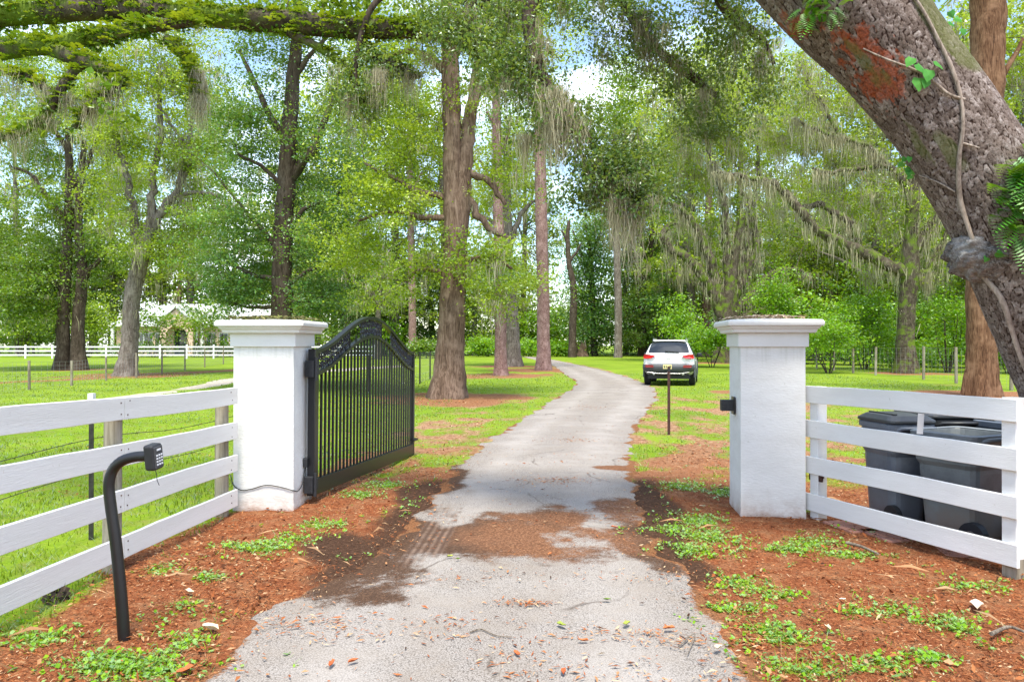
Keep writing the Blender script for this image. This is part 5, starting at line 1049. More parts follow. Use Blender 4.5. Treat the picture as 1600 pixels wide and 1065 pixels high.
def frond(c, d, L_, tint):
    mb = MB(); d = d / np.linalg.norm(d); side = np.cross(d, [0, -.5, 1]); side /= np.linalg.norm(side); k = 12
    for q in range(k):
        t = (q + .5) / k; b = c + d * L_ * t + np.array([0, 0, -.55 * L_ * t * t]); w_ = L_ * .30 * math.sin(math.pi * min(1, .25 + t * .78)) + .006
        for s_ in (-1, 1):
            e = b + side * s_ * w_ + d * w_ * .5 - np.array([0, 0, .2 * w_]); m = (b + e) / 2; h = d * L_ / k * .52; mb.add([b, m + h, e, m - h], [[0, 1, 2, 3]], 0, tint + rr.normal(0, .06))
    return mb
M['frond'] = leaf_mat('golden_fern_frond', (.03, .17, .012), (.06, .26, .015), (.13, .34, .02), .35)
for px, py, n, L_ in ((1592, 285, 22, .26), (1585, 330, 16, .24), (1600, 255, 12, .24), (1270, 18, 11, .17), (1300, 8, 9, .16), (1255, 30, 6, .13), (1460, 15, 6, .14), (1600, 375, 8, .2)):
    for q in range(n):
        c = surf(px + rr.normal(0, 10), py + rr.normal(0, 12), .03); a = rr.uniform(0, 6.28); d = np.array([math.cos(a) - .35, -.55 - rr.uniform(0, .5), math.sin(a) * .8 + .1])
        obj('frond', frond(c, d, L_ * rr.uniform(.6, 1.15), rr.uniform(.15, .95)), M['frond'], oak)

# ------------------------------------------------------------------ the other near oak, off to the left, whose fern covered limbs cross the top
LT = thing('live_oak_tree', 'near live oak at top left whose fern covered limbs cross the picture', 'tree', (-7.6, 7.6, 0))
s = spline(np.array([(-7.6, 7.6, -.1, .62), (-7.55, 7.6, 1.2, .46), (-7.4, 7.5, 2.6, .42), (-7.1, 7.4, 3.8, .40), (-6.7, 7.2, 5.0, .36), (-6.6, 7.4, 7.0, .25)]), 30)
obj('trunk', MB().tube(s[:, :3], s[:, 3], 20, lump=lambda u, t_: 1 + .1 * np.sin(3 * t_ + u * 5) + .05 * np.sin(7 * t_ - u * 9)), M['bark_grey'], LT, smooth=True)
LL = [[(-300, 40, 46, 7.2), (-150, 28, 30, 7.1), (0, 18, 24, 7.0), (150, 14, 20, 6.9), (300, 20, 17, 6.9), (450, 34, 18, 6.9), (560, 42, 16, 6.9), (650, 44, 14, 6.9), (715, 56, 11, 6.9), (760, 90, 7, 6.9)],
      [(-290, 120, 40, 7.2), (-130, 100, 18, 6.7), (0, 78, 15, 6.5), (80, 70, 13, 6.4), (160, 56, 12, 6.4), (230, 42, 10, 6.4), (300, 34, 8, 6.5)],
      [(60, 66, 12, 6.45), (110, 88, 11, 6.3), (150, 102, 10, 6.3), (190, 125, 8, 6.3), (150, 150, 5, 6.3)],
      [(130, 96, 8, 6.3), (110, 115, 7, 6.25), (90, 145, 7, 6.2), (75, 175, 6, 6.2), (45, 200, 6, 6.2), (0, 212, 5, 6.2), (-40, 206, 3, 6.2)],
      [(-20, 75, 8, 6.5), (0, 104, 7, 6.3), (35, 118, 6, 6.3), (75, 140, 5, 6.25)],
      [(150, 145, 5, 6.3), (135, 172, 4, 6.3), (115, 200, 3, 6.3)],
      [(262, 62, 9, 6.9), (285, 85, 8, 6.85), (296, 105, 6, 6.8), (310, 150, 2, 6.8)],
      [(560, 55, 8, 6.9), (585, 90, 7, 7.0), (620, 100, 6, 7.1), (650, 120, 4, 7.1)], [(450, 50, 7, 6.9), (500, 75, 6, 6.9), (545, 110, 5, 6.9), (568, 160, 3, 6.9)]]
lp = [limb_m('limb', l_, M['bark_mossy'], LT, wob=.05, rr=np.random.default_rng(340 + q)) for q, l_ in enumerate(LL)]
rr = np.random.default_rng(350); mb = MB()
for s, dens in zip(lp, (1500, 900, 170, 110, 60, 26, 120, 60, 60)):
    i = rr.integers(0, len(s), dens); b = s[i, :3] + (s[np.minimum(i + 1, len(s) - 1), :3] - s[i, :3]) * rr.uniform(0, 1, (dens, 1)); a = rr.normal(0, 1, (dens, 3)); a[:, 2] += .25; a /= np.linalg.norm(a, axis=1)[:, None]
    fern_sprays(mb, b + a * s[i, 3:4] * .95, rr, .15)
for s, dens in zip(lp, (7500, 4600, 520, 320, 190, 80, 420, 220, 220)):
    i = rr.integers(0, len(s) - 1, dens); b = s[i, :3] + (s[i + 1, :3] - s[i, :3]) * rr.uniform(0, 1, (dens, 1)); kp_ = vnoise(b[:, 0] * 2.6 + b[:, 1], b[:, 2] * 5, 19) > .36; b = b[kp_]; i = i[kp_]; dens = len(b); a = rr.normal(0, 1, (dens, 3)); a /= np.linalg.norm(a, axis=1)[:, None]
    V, Fq = leaves_geo(b + a * s[i, 3:4] * rr.uniform(.85, 1.12, (dens, 1)) ** 1.5, .046, .8, rr, .3, .34, a * .9); mb.add(V, Fq, 0, np.clip(.52 + (vnoise(b[:, 0] * 3, b[:, 2] * 3, 8) - .5) * .9 + rr.normal(0, .2, dens), 0, 1))
obj('fern_cover', mb, M['fern'], LT, kind='stuff')
mb = MB(); Cc = add_crown(mb, skel_points(lp, .12), [B_(160, -40, 240, 30, 7.2, .5, 60, .6), B_(540, -8, 140, 18, 7.1, .4, 40, .6), B_(60, 185, 50, 20, 6.2, .25, 5, .6), B_(175, 150, 26, 26, 6.3, .2, 5, .6)], .06, 22, .09, 6.9, rr, .4, .7, .4, .36, 3, .0025)
obj('crown', mb, [M['leaf_mid'], M['twig']], LT)
mb = MB()
for px, py, Y, ln, sp, n in ((308, 110, 6.8, .62, .03, 60), (312, 130, 6.8, .5, .03, 50), (70, 185, 6.2, .22, .06, 26), (25, 212, 6.2, .3, .08, 26), (140, 160, 6.3, .3, .05, 36), (105, 150, 6.25, .24, .05, 26), (170, 130, 6.3, .35, .08, 40), (600, 100, 7.1, .45, .06, 40), (640, 110, 7.1, .4, .06, 40), (20, 120, 6.3, .3, .1, 30), (80, 140, 6.25, .35, .08, 30)):
    V, Fq, ti = moss_geo(P(px, py, Y)[None], ln, n * 7, .005, sp, rr, 4); mb.add(V, Fq, 0, ti)
obj('spanish_moss', mb, M['moss'], LT, kind='stuff')

# ------------------------------------------------------------------ pale house beyond the field
HYY = 100.0; hx = lambda px: (px - CX) / F * HYY; hz = lambda py: EYE + (HY - py) / F * HYY
M['peach'] = plain('peach_render', (.62, .44, .34), .85, 0, .08, 1.5, .01)
k = NT('standing_seam_metal_roof'); vec = k.co(); M['roof'] = k.bsdf(k.mix(k.noise(.6, 5, .6, vec), (0.464, 0.480, 0.496), (0.576, 0.584, 0.592)), .42, None, .3, 0, 0, .5)
M['hglass'] = plain('dark_window_glass', (.03, .05, .06), .08, 0, .2, 1, 0, .8)
house = thing('house', 'pale peach house with light metal roof and arched entrance beyond the field', 'house', (hx(310), HYY, 0))
x0, x1, e = hx(182), hx(452), hz(507)
obj('wall', MB().box(((x0 + x1) / 2, HYY + 5, e / 2), (x1 - x0, 10, e)), M['peach'], house)
rf = MB(); o_ = .7; zr = hz(472); A_ = [(x0 - o_, HYY - o_, e), (x1 + o_, HYY - o_, e), (x1 + o_, HYY + 10 + o_, e), (x0 - o_, HYY + 10 + o_, e), (x0 + 4, HYY + 5, zr), (x1 - 4, HYY + 5, zr)]
rf.add(A_, [[0, 1, 5, 4], [2, 3, 4, 5]]).add(A_, [[1, 2, 5], [3, 0, 4], [0, 2, 1], [0, 3, 2]])
ro = obj('roof', rf, M['roof'], house)
sm = MB()
for q in range(46):
    x = x0 - o_ + (x1 - x0 + 2 * o_) * (q + .5) / 46; t = min(1, (x - x0 + o_) / (4 + o_), (x1 + o_ - x) / (4 + o_)); sm.tube([(x, HYY - o_, e + .03), (x, HYY - o_ + (5 + o_) * t, e + (zr - e) * t + .03)], .035, 4)
obj('seam', sm, M['roof'], ro, kind='stuff')
obj('fascia', MB().box(((x0 + x1) / 2, HYY - o_ - .05, e - .12), (x1 - x0 + 1.4, .08, .26)), M['trim'], house)
# gabled entrance with an arched opening
gx0, gx1, gp_ = hx(262), hx(312), hx(287); gz = hz(483); ge = hz(503)
mb = MB(); ar = [(gx0, 0), (gx0, ge), (gp_, gz), (gx1, ge), (gx1, 0), (gp_ + 1.35, 0), (gp_ + 1.35, 2.5)] + [(gp_ + 1.35 * math.cos(a), 2.5 + 1.35 * math.sin(a)) for a in np.linspace(.2, math.pi - .2, 12)] + [(gp_ - 1.35, 2.5), (gp_ - 1.35, 0)]
obj('entrance_gable', mb.prism(ar, (HYY - 2.2, HYY - 1.9)), M['peach'], house)
mb = MB()
for sg in (-1, 1):
    xa = gp_ + sg * (gx1 - gp_ + .4); mb.add([(xa, HYY - 2.5, ge - .25), (gp_, HYY - 2.5, gz + .12), (gp_, HYY + 4, gz + .12), (xa, HYY + 1, ge - .25), (xa, HYY - 2.5, ge - .1), (gp_, HYY - 2.5, gz + .3), (gp_, HYY + 4, gz + .3), (xa, HYY + 1, ge - .1)], [[0, 1, 5, 4], [4, 5, 6, 7], [0, 4, 7, 3], [3, 2, 1, 0]])
obj('porch_roof', mb, M['roof'], house)
obj('door', MB().box((gp_, HYY - .06, 1.7), (2.3, .08, 3.3)), M['hglass'], house)
for px in (183, 204, 262, 312, 322): obj('column', MB().tube([(hx(px), HYY - 1.2, 0), (hx(px), HYY - 1.2, e)], [.26, .22], 12), M['trim'], house, smooth=True)
for px in (218, 232, 250, 330, 350, 385, 410):
    wf = obj('window', MB().box((hx(px), HYY - .03, 1.95), (1.15, .10, 2.0)), M['trim'], house); obj('pane', MB().box((hx(px) - .27, HYY - .09, 1.95), (.44, .03, 1.8)).box((hx(px) + .27, HYY - .09, 1.95), (.44, .03, 1.8)), M['hglass'], wf)

# ------------------------------------------------------------------ white three rail fence before the house
RY = 80.0; rx_ = lambda px: (px - CX) / F * RY
M['vinyl'] = plain('white_vinyl', (.80, .80, .80), .5, 0, .03, 3, 0)
wfn = thing('rail_fence', 'long white three rail fence crossing the far field before the house', 'fence', (rx_(0), RY, 0))
pxs = list(range(-150, 580, 42))
for px in pxs: 
    pt_ = obj('post', MB().box((rx_(px + 22), RY, .68), (.14, .14, 1.40)), M['vinyl'], wfn); obj('post_cap', MB().box((rx_(px + 22), RY, 1.41), (.19, .19, .06), taper=.4), M['vinyl'], pt_)
for a, b in zip(pxs[:-1], pxs[1:]):
    for z in (1.22, .80, .38): obj('rail', MB().box(((rx_(a + 22) + rx_(b + 22)) / 2, RY, z), (rx_(b) - rx_(a) - .15, .05, .15)), M['vinyl'], wfn)

# wire mesh fences: dark posts, thin netting
def wire_fence(name, label, posts, r0, mat, rows, vstep=.3, wr=.0035, cat='wire fence', hgt=None):
    t = thing(name, label, cat, tuple(G(*posts[0][:2])))
    ps = []
    for q, (px, py, pt) in enumerate(posts):
        b = G(px, py); h = EYE + (HY - pt) / F * b[1]; ps.append((b, h))
        obj('post', wood_post(b, h, r0, n=8, seed=500 + q), mat, t, smooth=True)
    mb = MB(); seg = 0
    for (b0, h0), (b1, h1) in zip(ps[:-1], ps[1:]):
        for z in np.linspace(.08, .96, rows): mb.tube([(b0[0], b0[1] - r0, h0 * z), (b1[0], b1[1] - r0, h1 * z)], wr, 3, cap=False)
        n = max(2, int(np.hypot(*(b1 - b0)[:2]) / vstep))
        for e in range(1, n):
            c = b0 + (b1 - b0) * e / n; h = h0 + (h1 - h0) * e / n; mb.tube([(c[0], c[1] - r0, .05), (c[0], c[1] - r0, h * .96)], wr, 3, cap=False)
    obj('wire_netting', mb, M['galv'], t, kind='stuff'); return t
wire_fence('wire_fence', 'thin wire mesh fence on dark posts across the left field', [(-90, 628, 570), (46, 609, 563), (112, 603, 563), (166, 595, 557), (213, 590, 551), (253, 585, 546), (289, 579, 544), (320, 574, 543), (349, 569, 540), (380, 566, 541)], .045, M['wood_post'], 7)
wire_fence('wire_fence', 'wire fence on thin stakes seen between the gate and the big oak', [(576, 612, 554), (612, 606, 551), (656, 600, 549), (672, 593, 548), (684, 588, 547)], .03, M['steel_dark'], 5)
wire_fence('wire_fence', 'wire fence on wooden posts in front of the shrubs at right', [(1205, 570, 545), (1245, 573, 544), (1276, 576, 543), (1303, 579, 543), (1333, 583, 544), (1368, 586, 542), (1443, 593, 541), (1494, 599, 542), (1580, 610, 540)], .06, M['wood_post'], 6, .4)
wire_fence('wire_fence', 'low wire fence smothered in vines beside the car', [(1075, 552, 522), (1095, 555, 524), (1110, 557, 524), (1123, 559, 524), (1138, 561, 525)], .05, M['wood_post'], 5, .5)
up = G(579, 551); t = thing('utility_pole', 'slim pale utility pole rising behind the gate', 'utility pole', tuple(up))
obj('pole', MB().tube([P(579, 553, up[1]), P(582, 470, up[1]), P(576, 390, up[1]), P(572, 330, up[1])], [.28, .25, .2, .18], 12), M['pole'], t, smooth=True)
obj('cross_arm', MB().box(P(574, 352, up[1]), (3.2, .18, .18)), M['pole'], t)
# broken stump by the bend
sb = G(908, 557); t = thing('tree_stump', 'broken jagged stump on its mound at the far bend', 'stump', tuple(sb))
nb = 20; a = np.arange(nb) / nb * 2 * math.pi; hh = 1.0 + .9 * np.abs(np.sin(a * 1.5 + .6)) * rng.uniform(.5, 1, nb)
lo = np.c_[np.cos(a) * 1.0, np.sin(a) * 1.0, np.full(nb, -.1)]; md = np.c_[np.cos(a) * .72, np.sin(a) * .72, np.full(nb, .5)]; hi = np.c_[np.cos(a) * .62, np.sin(a) * .62, hh]; inn = np.c_[np.cos(a) * .4, np.sin(a) * .4, hh * .6]
Vs = np.vstack([lo, md, hi, inn, [[0, 0, .5]]]) ; idx = np.arange(nb); i2 = (idx + 1) % nb
mb = MB().add(Vs, np.concatenate([np.stack([idx + r_ * nb, i2 + r_ * nb, i2 + (r_ + 1) * nb, idx + (r_ + 1) * nb], 1) for r_ in range(3)])); mb.add(Vs, np.stack([idx + 3 * nb, i2 + 3 * nb, np.full(nb, 4 * nb)], 1))
obj('stump', mb, M['bark_brown'], t, local=True); obj('splinter', MB().tube([(.35, 0, .4), (.5, .05, 1.4), (.45, 0, 2.3)], [.2, .13, .02], 6), M['wood_post'], t, local=True)

# ------------------------------------------------------------------ white estate car parked on the grass
cy_ = 28.0
car = thing('parked_car', 'white five door crossover car parked on the grass, seen from behind', 'car', ((1043.5 - CX) / F * cy_, cy_ - .1, .0), R(-15))
k = NT('white_car_paint'); M['paint'] = k.bsdf((.78, .78, .79), .25, None, 0, 0, 0, .5, **{'Coat Weight': .6, 'Coat Roughness': .05})
k = NT('tinted_glass'); M['tint'] = k.bsdf((.014, .018, .022), .04, None, 0, 0, 0, .6)
k = NT('red_lens'); M['lens'] = k.bsdf((.45, .008, .012), .12, None, 0, 0, 0, .7)
k = NT('dim_red_reflector'); M['lens2'] = k.bsdf((.20, .02, .02), .3, None, 0, 0, 0, .5)
M['clad'] = plain('dark_grey_cladding', (.045, .05, .055), .55, 0, .15, 20, .0005); M['tyre'] = plain('tyre_rubber', (.015, .015, .016), .8, 0, .2, 30, .001); M['alloy'] = plain('alloy_rim', (.35, .35, .36), .35, .8, .1, 10, 0)
M['chrome'] = plain('bright_trim', (.6, .6, .6), .25, .9, .05, 10, 0)
ST = [(0.00, .62, .72, .80, .80, .95, .74, 1.02), (.05, .58, .80, .88, .87, 1.03, .80, 1.10), (.16, .54, .86, .92, .90, 1.06, .78, 1.22), (.40, .40, .88, .93, .91, 1.07, .69, 1.50), (.60, .33, .88, .93, .91, 1.07, .65, 1.62), (1.0, .30, .88, .93, .91, 1.06, .63, 1.66), (1.7, .29, .88, .92, .90, 1.04, .62, 1.67), (2.4, .29, .88, .92, .90, 1.02, .61, 1.63), (2.9, .29, .88, .93, .90, 1.00, .64, 1.44), (3.35, .29, .88, .93, .89, .98, .72, 1.13), (3.9, .30, .88, .93, .87, .93, .74, 1.04), (4.4, .36, .84, .88, .80, .86, .68, .93), (4.6, .45, .70, .74, .70, .78, .60, .82)]
rows = []
for y, zb, wl, wm, wb, zbl, wr, zr in ST:
    zbl = min(zbl, zr - .05); h = [(0, zb), (wl * .6, zb), (wl, zb + .02), (wm, .66), (wm, .84), (wb, zbl - .03), (wb * .985, zbl + .01), (wr + (wb - wr) * .45, zbl + (zr - zbl) * .55), (wr + .03, zr - .07), (wr - .06, zr - .01), (wr * .55, zr + .015), (0, zr + .02)]
    full = h + [(-x, z) for x, z in h[-2:0:-1]]; rows.append([(x, y, z) for x, z in full])
Vc = np.array(rows); ns, na = Vc.shape[:2]; i, j = np.meshgrid(np.arange(ns - 1), np.arange(na), indexing='ij'); i = i.ravel(); j = j.ravel(); j2 = (j + 1) % na
mb = MB().add(Vc.reshape(-1, 3), np.stack([i * na + j, (i + 1) * na + j, (i + 1) * na + j2, i * na + j2], 1))
for r0, rev in ((0, 0), ((ns - 1) * na, 1)):
    c = Vc.reshape(-1, 3)[r0:r0 + na]; mb.add(np.vstack([c, c.mean(0)]), [[e, (e + 1) % na, na][::(-1 if rev else 1)] for e in range(na)])
obj('body', mb, M['paint'], car, local=True, smooth=True, sub=1)
def slab(q, nv, t_=.02):
    q = np.array(q, float); nv = np.array(nv, float); nv /= np.linalg.norm(nv); n = len(q); V = np.vstack([q, q + nv * t_]); mb = MB(); idx = np.arange(n); i2 = (idx + 1) % n
    mb.add(V, np.stack([idx, i2, i2 + n, idx + n], 1)); c = np.vstack([q + nv * t_, (q + nv * t_).mean(0)]); mb.add(c, [[e, (e + 1) % n, n] for e in range(n)]); c2 = np.vstack([q, q.mean(0)]); mb.add(c2, [[(e + 1) % n, e, n] for e in range(n)]); return mb
rw = [(.115, 1.225, .73), (.195, 1.33, .72), (.275, 1.43, .69), (.365, 1.54, .65), (.455, 1.605, .62), (.53, 1.645, .58)]; Vb = []
for y, z, hw in rw:
    for q in np.linspace(-1, 1, 9): Vb.append((q * hw, y + .05 * q ** 4, z - .03 * q ** 4))
i, j = np.meshgrid(np.arange(5), np.arange(8), indexing='ij'); i = i.ravel(); j = j.ravel()
obj('rear_window', MB().add(Vb, np.stack([i * 9 + j, i * 9 + j + 1, (i + 1) * 9 + j + 1, (i + 1) * 9 + j], 1)), M['tint'], car, local=True, smooth=True)
obj('spoiler', MB().box((0, .56, 1.665), (1.20, .22, .04), taper=.9), M['paint'], car, local=True, bevel=.015)
obj('wiper', MB().box((.12, .105, 1.25), (.50, .03, .03), rot=Ry(R(4))), M['black'], car, local=True)
for sg in (-1, 1):
    tl_ = slab([(sg * .46, .01, 1.10), (sg * .60, .0, 1.01), (sg * .865, .03, 1.00), (sg * .90, .14, 1.03), (sg * .86, .09, 1.15), (sg * .70, .03, 1.15)], (sg * .16, -1, .12), .085); obj('tail_light', tl_, M['lens'], car, local=True)
    obj('reflector', slab([(sg * .52, -.0, .68), (sg * .80, .03, .68), (sg * .84, .05, .74), (sg * .80, .03, .79), (sg * .54, -.0, .77)], (0, -1, 0), .105), M['lens2'], car, local=True)
    obj('roof_rail', MB().tube(spline([(sg * .60, .75, 1.66), (sg * .60, .95, 1.725), (sg * .595, 1.7, 1.74), (sg * .585, 2.4, 1.70), (sg * .58, 2.55, 1.64)], 14), .018, 6), M['chrome'], car, local=True, smooth=True)
    obj('side_window', slab([(sg * .895, .55, 1.10), (sg * .70, .75, 1.52), (sg * .66, 1.7, 1.58), (sg * .66, 2.4, 1.53), (sg * .89, 2.95, 1.05), (sg * .905, 1.7, 1.08)], (sg, 0, .25), .02), M['tint'], car, local=True)
    mr = obj('wing_mirror', MB().box((sg * 1.03, 2.70, 1.10), (.20, .13, .17)), M['black'], car, local=True, bevel=.05, seg=3); obj('mirror_arm', MB().box((sg * .93, 2.72, 1.06), (.12, .06, .05)), M['black'], mr, local=True)
    for y in (.86, 3.62):
        ty = obj('wheel', MB().tube([(sg * .70, y, .355), (sg * .72, y, .355), (sg * .91, y, .355), (sg * .93, y, .355)], [.31, .355, .355, .31], 28), M['tyre'], car, local=True, smooth=False)
        obj('rim', MB().tube([(sg * .925, y, .355), (sg * .94, y, .355)], [.235, .21], 20), M['alloy'], ty, local=True)
        obj('wheel_arch', MB().tube([(sg * .915, y + .47 * math.cos(a), .36 + .47 * math.sin(a)) for a in np.linspace(-.1, math.pi + .1, 18)], .04, 6), M['clad'], car, local=True, smooth=True)
    obj('sill', MB().box((sg * .905, 2.25, .40), (.06, 1.8, .2)), M['clad'], car, local=True, bevel=.02)
    obj('exhaust', MB().tube([(sg * .52, -.03, .46), (sg * .52, .2, .46)], .045, 12), M['chrome'], car, local=True, smooth=True)
    for y in (1.05, 2.0): obj('door_handle', MB().box((sg * .935, y, .93), (.03, .18, .03)), M['chrome'], car, local=True)
bx_ = np.linspace(-1, 1, 21); Vb = []
for q in bx_:
    ay = -.075 + .16 * abs(q) ** 6; zt = .80; zb_ = .43 + .12 * abs(q) ** 3; Vb += [(q * .93, ay + .12, zt), (q * .93, ay, zt - .015), (q * .935, ay - .012, zt - .12), (q * .925, ay, zb_ + .05), (q * .90, ay + .25, zb_)]
i, j = np.meshgrid(np.arange(20), np.arange(4), indexing='ij'); i = i.ravel(); j = j.ravel()
obj('bumper', MB().add(Vb, np.stack([i * 5 + j, i * 5 + j + 1, (i + 1) * 5 + j + 1, (i + 1) * 5 + j], 1)), M['clad'], car, local=True, smooth=True)
obj('skid_plate', slab([(-.36, -.085, .52), (.36, -.085, .52), (.30, -.085, .44), (-.30, -.085, .44)], (0, -1, 0), .02), M['black'], car, local=True)
obj('skid_trim', MB().tube([(-.74, -.085, .52), (-.42, -.10, .47), (.42, -.10, .47), (.74, -.085, .52)], .010, 6), M['chrome'], car, local=True)
obj('underbody', MB().box((0, 1.9, .33), (1.5, 3.4, .14)), M['black_rough'], car, local=True)
M['plate'] = plain('pale_yellow_plate', (.62, .52, .25), .5, 0, .2, 40, 0)
pl = obj('number_plate', MB().box((-.03, -.10, .715), (.31, .02, .16)), M['plate'], car, local=True)
M['plate_mark'] = plain('dark_plate_print', (.05, .09, .05), .6, 0, .1, 10, 0)
obj('plate_mark', MB().box((-.13, -.113, .71), (.045, .006, .075)).box((-.06, -.113, .71), (.03, .006, .075)).box((.07, -.113, .71), (.05, .006, .075)), M['plate_mark'], pl, local=True)
obj('badge', MB().box((-.045, .006, 1.01), (.05, .03, .032)).box((.0, .006, 1.01), (.03, .03, .032)).box((.045, .006, 1.01), (.05, .03, .032)), M['chrome'], car, local=True, label='small grey maker badge')
obj('tailgate_seam', MB().tube([(-.80, .0, .83), (-.6, -.012, .825), (.6, -.012, .825), (.80, .0, .83)], .006, 4), M['black'], car, local=True)

# ------------------------------------------------------------------ ground cover: grass, weeds, bark chips and needles
rr = np.random.default_rng(900)
def scatter(n, x0, x1, y0, y1, power=1.6):
    """points thinning with distance"""
    u = rr.uniform(0, 1, n); y = (y0 ** (1 - power) + u * (y1 ** (1 - power) - y0 ** (1 - power))) ** (1 / (1 - power)); return rr.uniform(x0, x1, n), y
def in_view(x, y, m=1.12): return np.abs(x) < y * .667 * m + .3
def blades(x, y, h, wdt, bend=.5):
    n = len(x); a = rr.uniform(0, 6.28, n); d = np.c_[np.cos(a), np.sin(a), np.zeros(n)]; s = np.c_[-np.sin(a), np.cos(a), np.zeros(n)] * (wdt * .5)[:, None] if np.ndim(wdt) else np.c_[-np.sin(a), np.cos(a), np.zeros(n)] * wdt * .5
    b = np.c_[x, y, np.full(n, -.006)]; hh = (h * rr.uniform(.5, 1.3, n))[:, None]; lean = d * hh * bend * rr.uniform(.3, 1.5, n)[:, None]; up = np.array([0, 0, 1.])
    m = b + up * hh * .6 + lean * .4; t = b + up * hh + lean
    return np.stack([b - s, b + s, m + s * .7, t, m - s * .7], 1).reshape(-1, 3), np.arange(n)[:, None] * 5 + np.array([[0, 1, 2, 4]]), np.arange(n)[:, None] * 5 + np.array([[4, 2, 3]])
mb = MB()
x, y = scatter(390000, -26, 16, 3.0, 40, 1.75)
g, st, so = masks(x, y); keep = in_view(x, y) & ~on_drive(x, y) & (rr.uniform(0, 1, len(x)) < np.where(x < lfence(y) + .1, .35 + .65 * sstep(.36, .52, fbm(x * 1.7, y * 1.7, 15)), sstep(.15, .8, g))) & (g > .15) & (dist_path(x, y) > .45)
x, y = x[keep], y[keep]; print('grass blades', len(x))
hgt = np.where(x < lfence(y) + .3, .055, .045) * (1 + .6 * vnoise(x * 1.5, y * 1.5, 4)) * np.interp(y, [7, 12, 30], [1, .62, .8]); V, f4, f3 = blades(x, y, hgt, .0045 + .0008 * np.maximum(0, y - 3), .9)
ti = np.clip(.46 + (fbm(x * .8, y * .8, 12) - .5) * 1.5 - .18 * (x < lfence(y) + .1) * (y < 12) + rr.normal(0, .22, len(x)), 0, 1); mb.add(V, f4, 0, ti); mb.add(V, f3, 0, ti)
tag(obj('grass', mb, M['grass']), 'bright short grass of the lawns and verges', 'grass', kind='stuff')

# weeds: rosettes of small round leaves in the measured patches
mb = MB(); cx_ = []
for (a, b, rx, ry) in PW:
    n = int(min(200, 24 + 1900 * rx * ry)); q_ = rr.normal(0, .66, (n, 2)) * (1 + .6 * (rr.uniform(0, 1, (n, 1)) > .8)); cx_.append(np.c_[a + q_[:, 0] * rx, b + q_[:, 1] * ry])
xs2, ys2 = scatter(3200, -4.5, 5.2, 3.2, 12, 1.6); nz_ = fbm(xs2 * 1.6, ys2 * 1.6, 77); kk = (nz_ > .53) & ~on_drive(xs2, ys2) & (xs2 > lfence(ys2) - .3); cx_.append(np.c_[xs2[kk], ys2[kk]])
pc = np.vstack(cx_); 
for rep in range(5):
    a = rr.uniform(0, 6.28, len(pc)); el = rr.uniform(.15, .9, len(pc)); L_ = rr.uniform(.012, .034, len(pc)); d = np.c_[np.cos(a) * np.cos(el), np.sin(a) * np.cos(el), np.sin(el)]; s = np.c_[-np.sin(a), np.cos(a), rr.normal(0, .3, len(pc))]
    b = np.c_[pc + rr.normal(0, .014, pc.shape), rr.uniform(.0, .03, len(pc))]; V = np.stack([b, b + d * (L_ * .5)[:, None] + s * (L_ * .42)[:, None], b + d * L_[:, None] * 1.05 - np.array([0, 0, .004]), b + d * (L_ * .5)[:, None] - s * (L_ * .42)[:, None]], 1).reshape(-1, 3)
    mb.add(V, np.arange(len(V)).reshape(-1, 4), 0, np.clip(rr.normal(.62, .25, len(pc)), 0, 1))
x, y = np.repeat(pc[:, 0], 2) + rr.normal(0, .02, len(pc) * 2), np.repeat(pc[:, 1], 2) + rr.normal(0, .02, len(pc) * 2); V, f4, f3 = blades(x, y, np.full(len(x), .045), .0045, 1.1); ti = rr.uniform(0, 1, len(x)); mb.add(V, f4, 0, ti); mb.add(V, f3, 0, ti)
tag(obj('weeds', mb, M['leaf_fresh']), 'small green weeds in patches over the red mulch', 'weeds', kind='stuff')

# bark chips, needles and dead leaves
def chips(x, y, z, ln, wr, tint, tilt=.25):
    n = len(x); a = rr.uniform(0, 6.28, n); d = np.c_[np.cos(a), np.sin(a), rr.normal(0, tilt, n)] * ln[:, None]; s = np.c_[-np.sin(a), np.cos(a), rr.normal(0, tilt * 1.6, n)] * (ln * wr)[:, None]; c = np.c_[x, y, z]
    up = np.zeros((n, 3)); up[:, 2] = ln * rr.uniform(-.1, .35, n)
    return np.stack([c - d, c - s + up, c + d, c + s + up * .5], 1).reshape(-1, 3), np.arange(n * 4).reshape(-1, 4), tint
mb = MB(); x, y = scatter(270000, -6.5, 8, 3.1, 22, 2.0)
g, st, so = masks(x, y); keep = in_view(x, y, 1.05) & ~on_drive(x, y) & ((x > lfence(y) - .25 + .5 * (fbm(x * 3, y * 3, 8) - .5)) | (y > 7.6)) & (rr.uniform(0, 1, len(x)) > so * .93) & (rr.uniform(0, 1, len(x)) > g * .75)
x, y = x[keep], y[keep]; n = len(x); kind = rr.uniform(0, 1, n); ln = (1 + .05 * np.maximum(0, y - 6)) * np.where(kind < .68, rr.uniform(.006, .020, n), rr.uniform(.005, .014, n)) * (1 + .45 * (fbm(x * 1.2, y * 1.2, 44) > .6)); wr = np.where(kind < .68, rr.uniform(.035, .09, n), rr.uniform(.2, .5, n))
print('chips', n); z = .012 + (fbm(x * 2.2, y * 2.2, 5) - .5) * .05 + rr.uniform(0, .016, n); ti = np.clip(rr.normal(.45, .27, n), 0, 1)
mb.add(*chips(x, y, z, ln, wr, ti)[:2], 0, ti)
x, y = scatter(2600, -5.2, 5.4, 3.1, 12, 1.7); g, st, so = masks(x, y); keep = ~on_drive(x, y) & (x > lfence(y)) & (rr.uniform(0, 1, len(x)) > so * .8); x, y = x[keep], y[keep]; n = len(x)
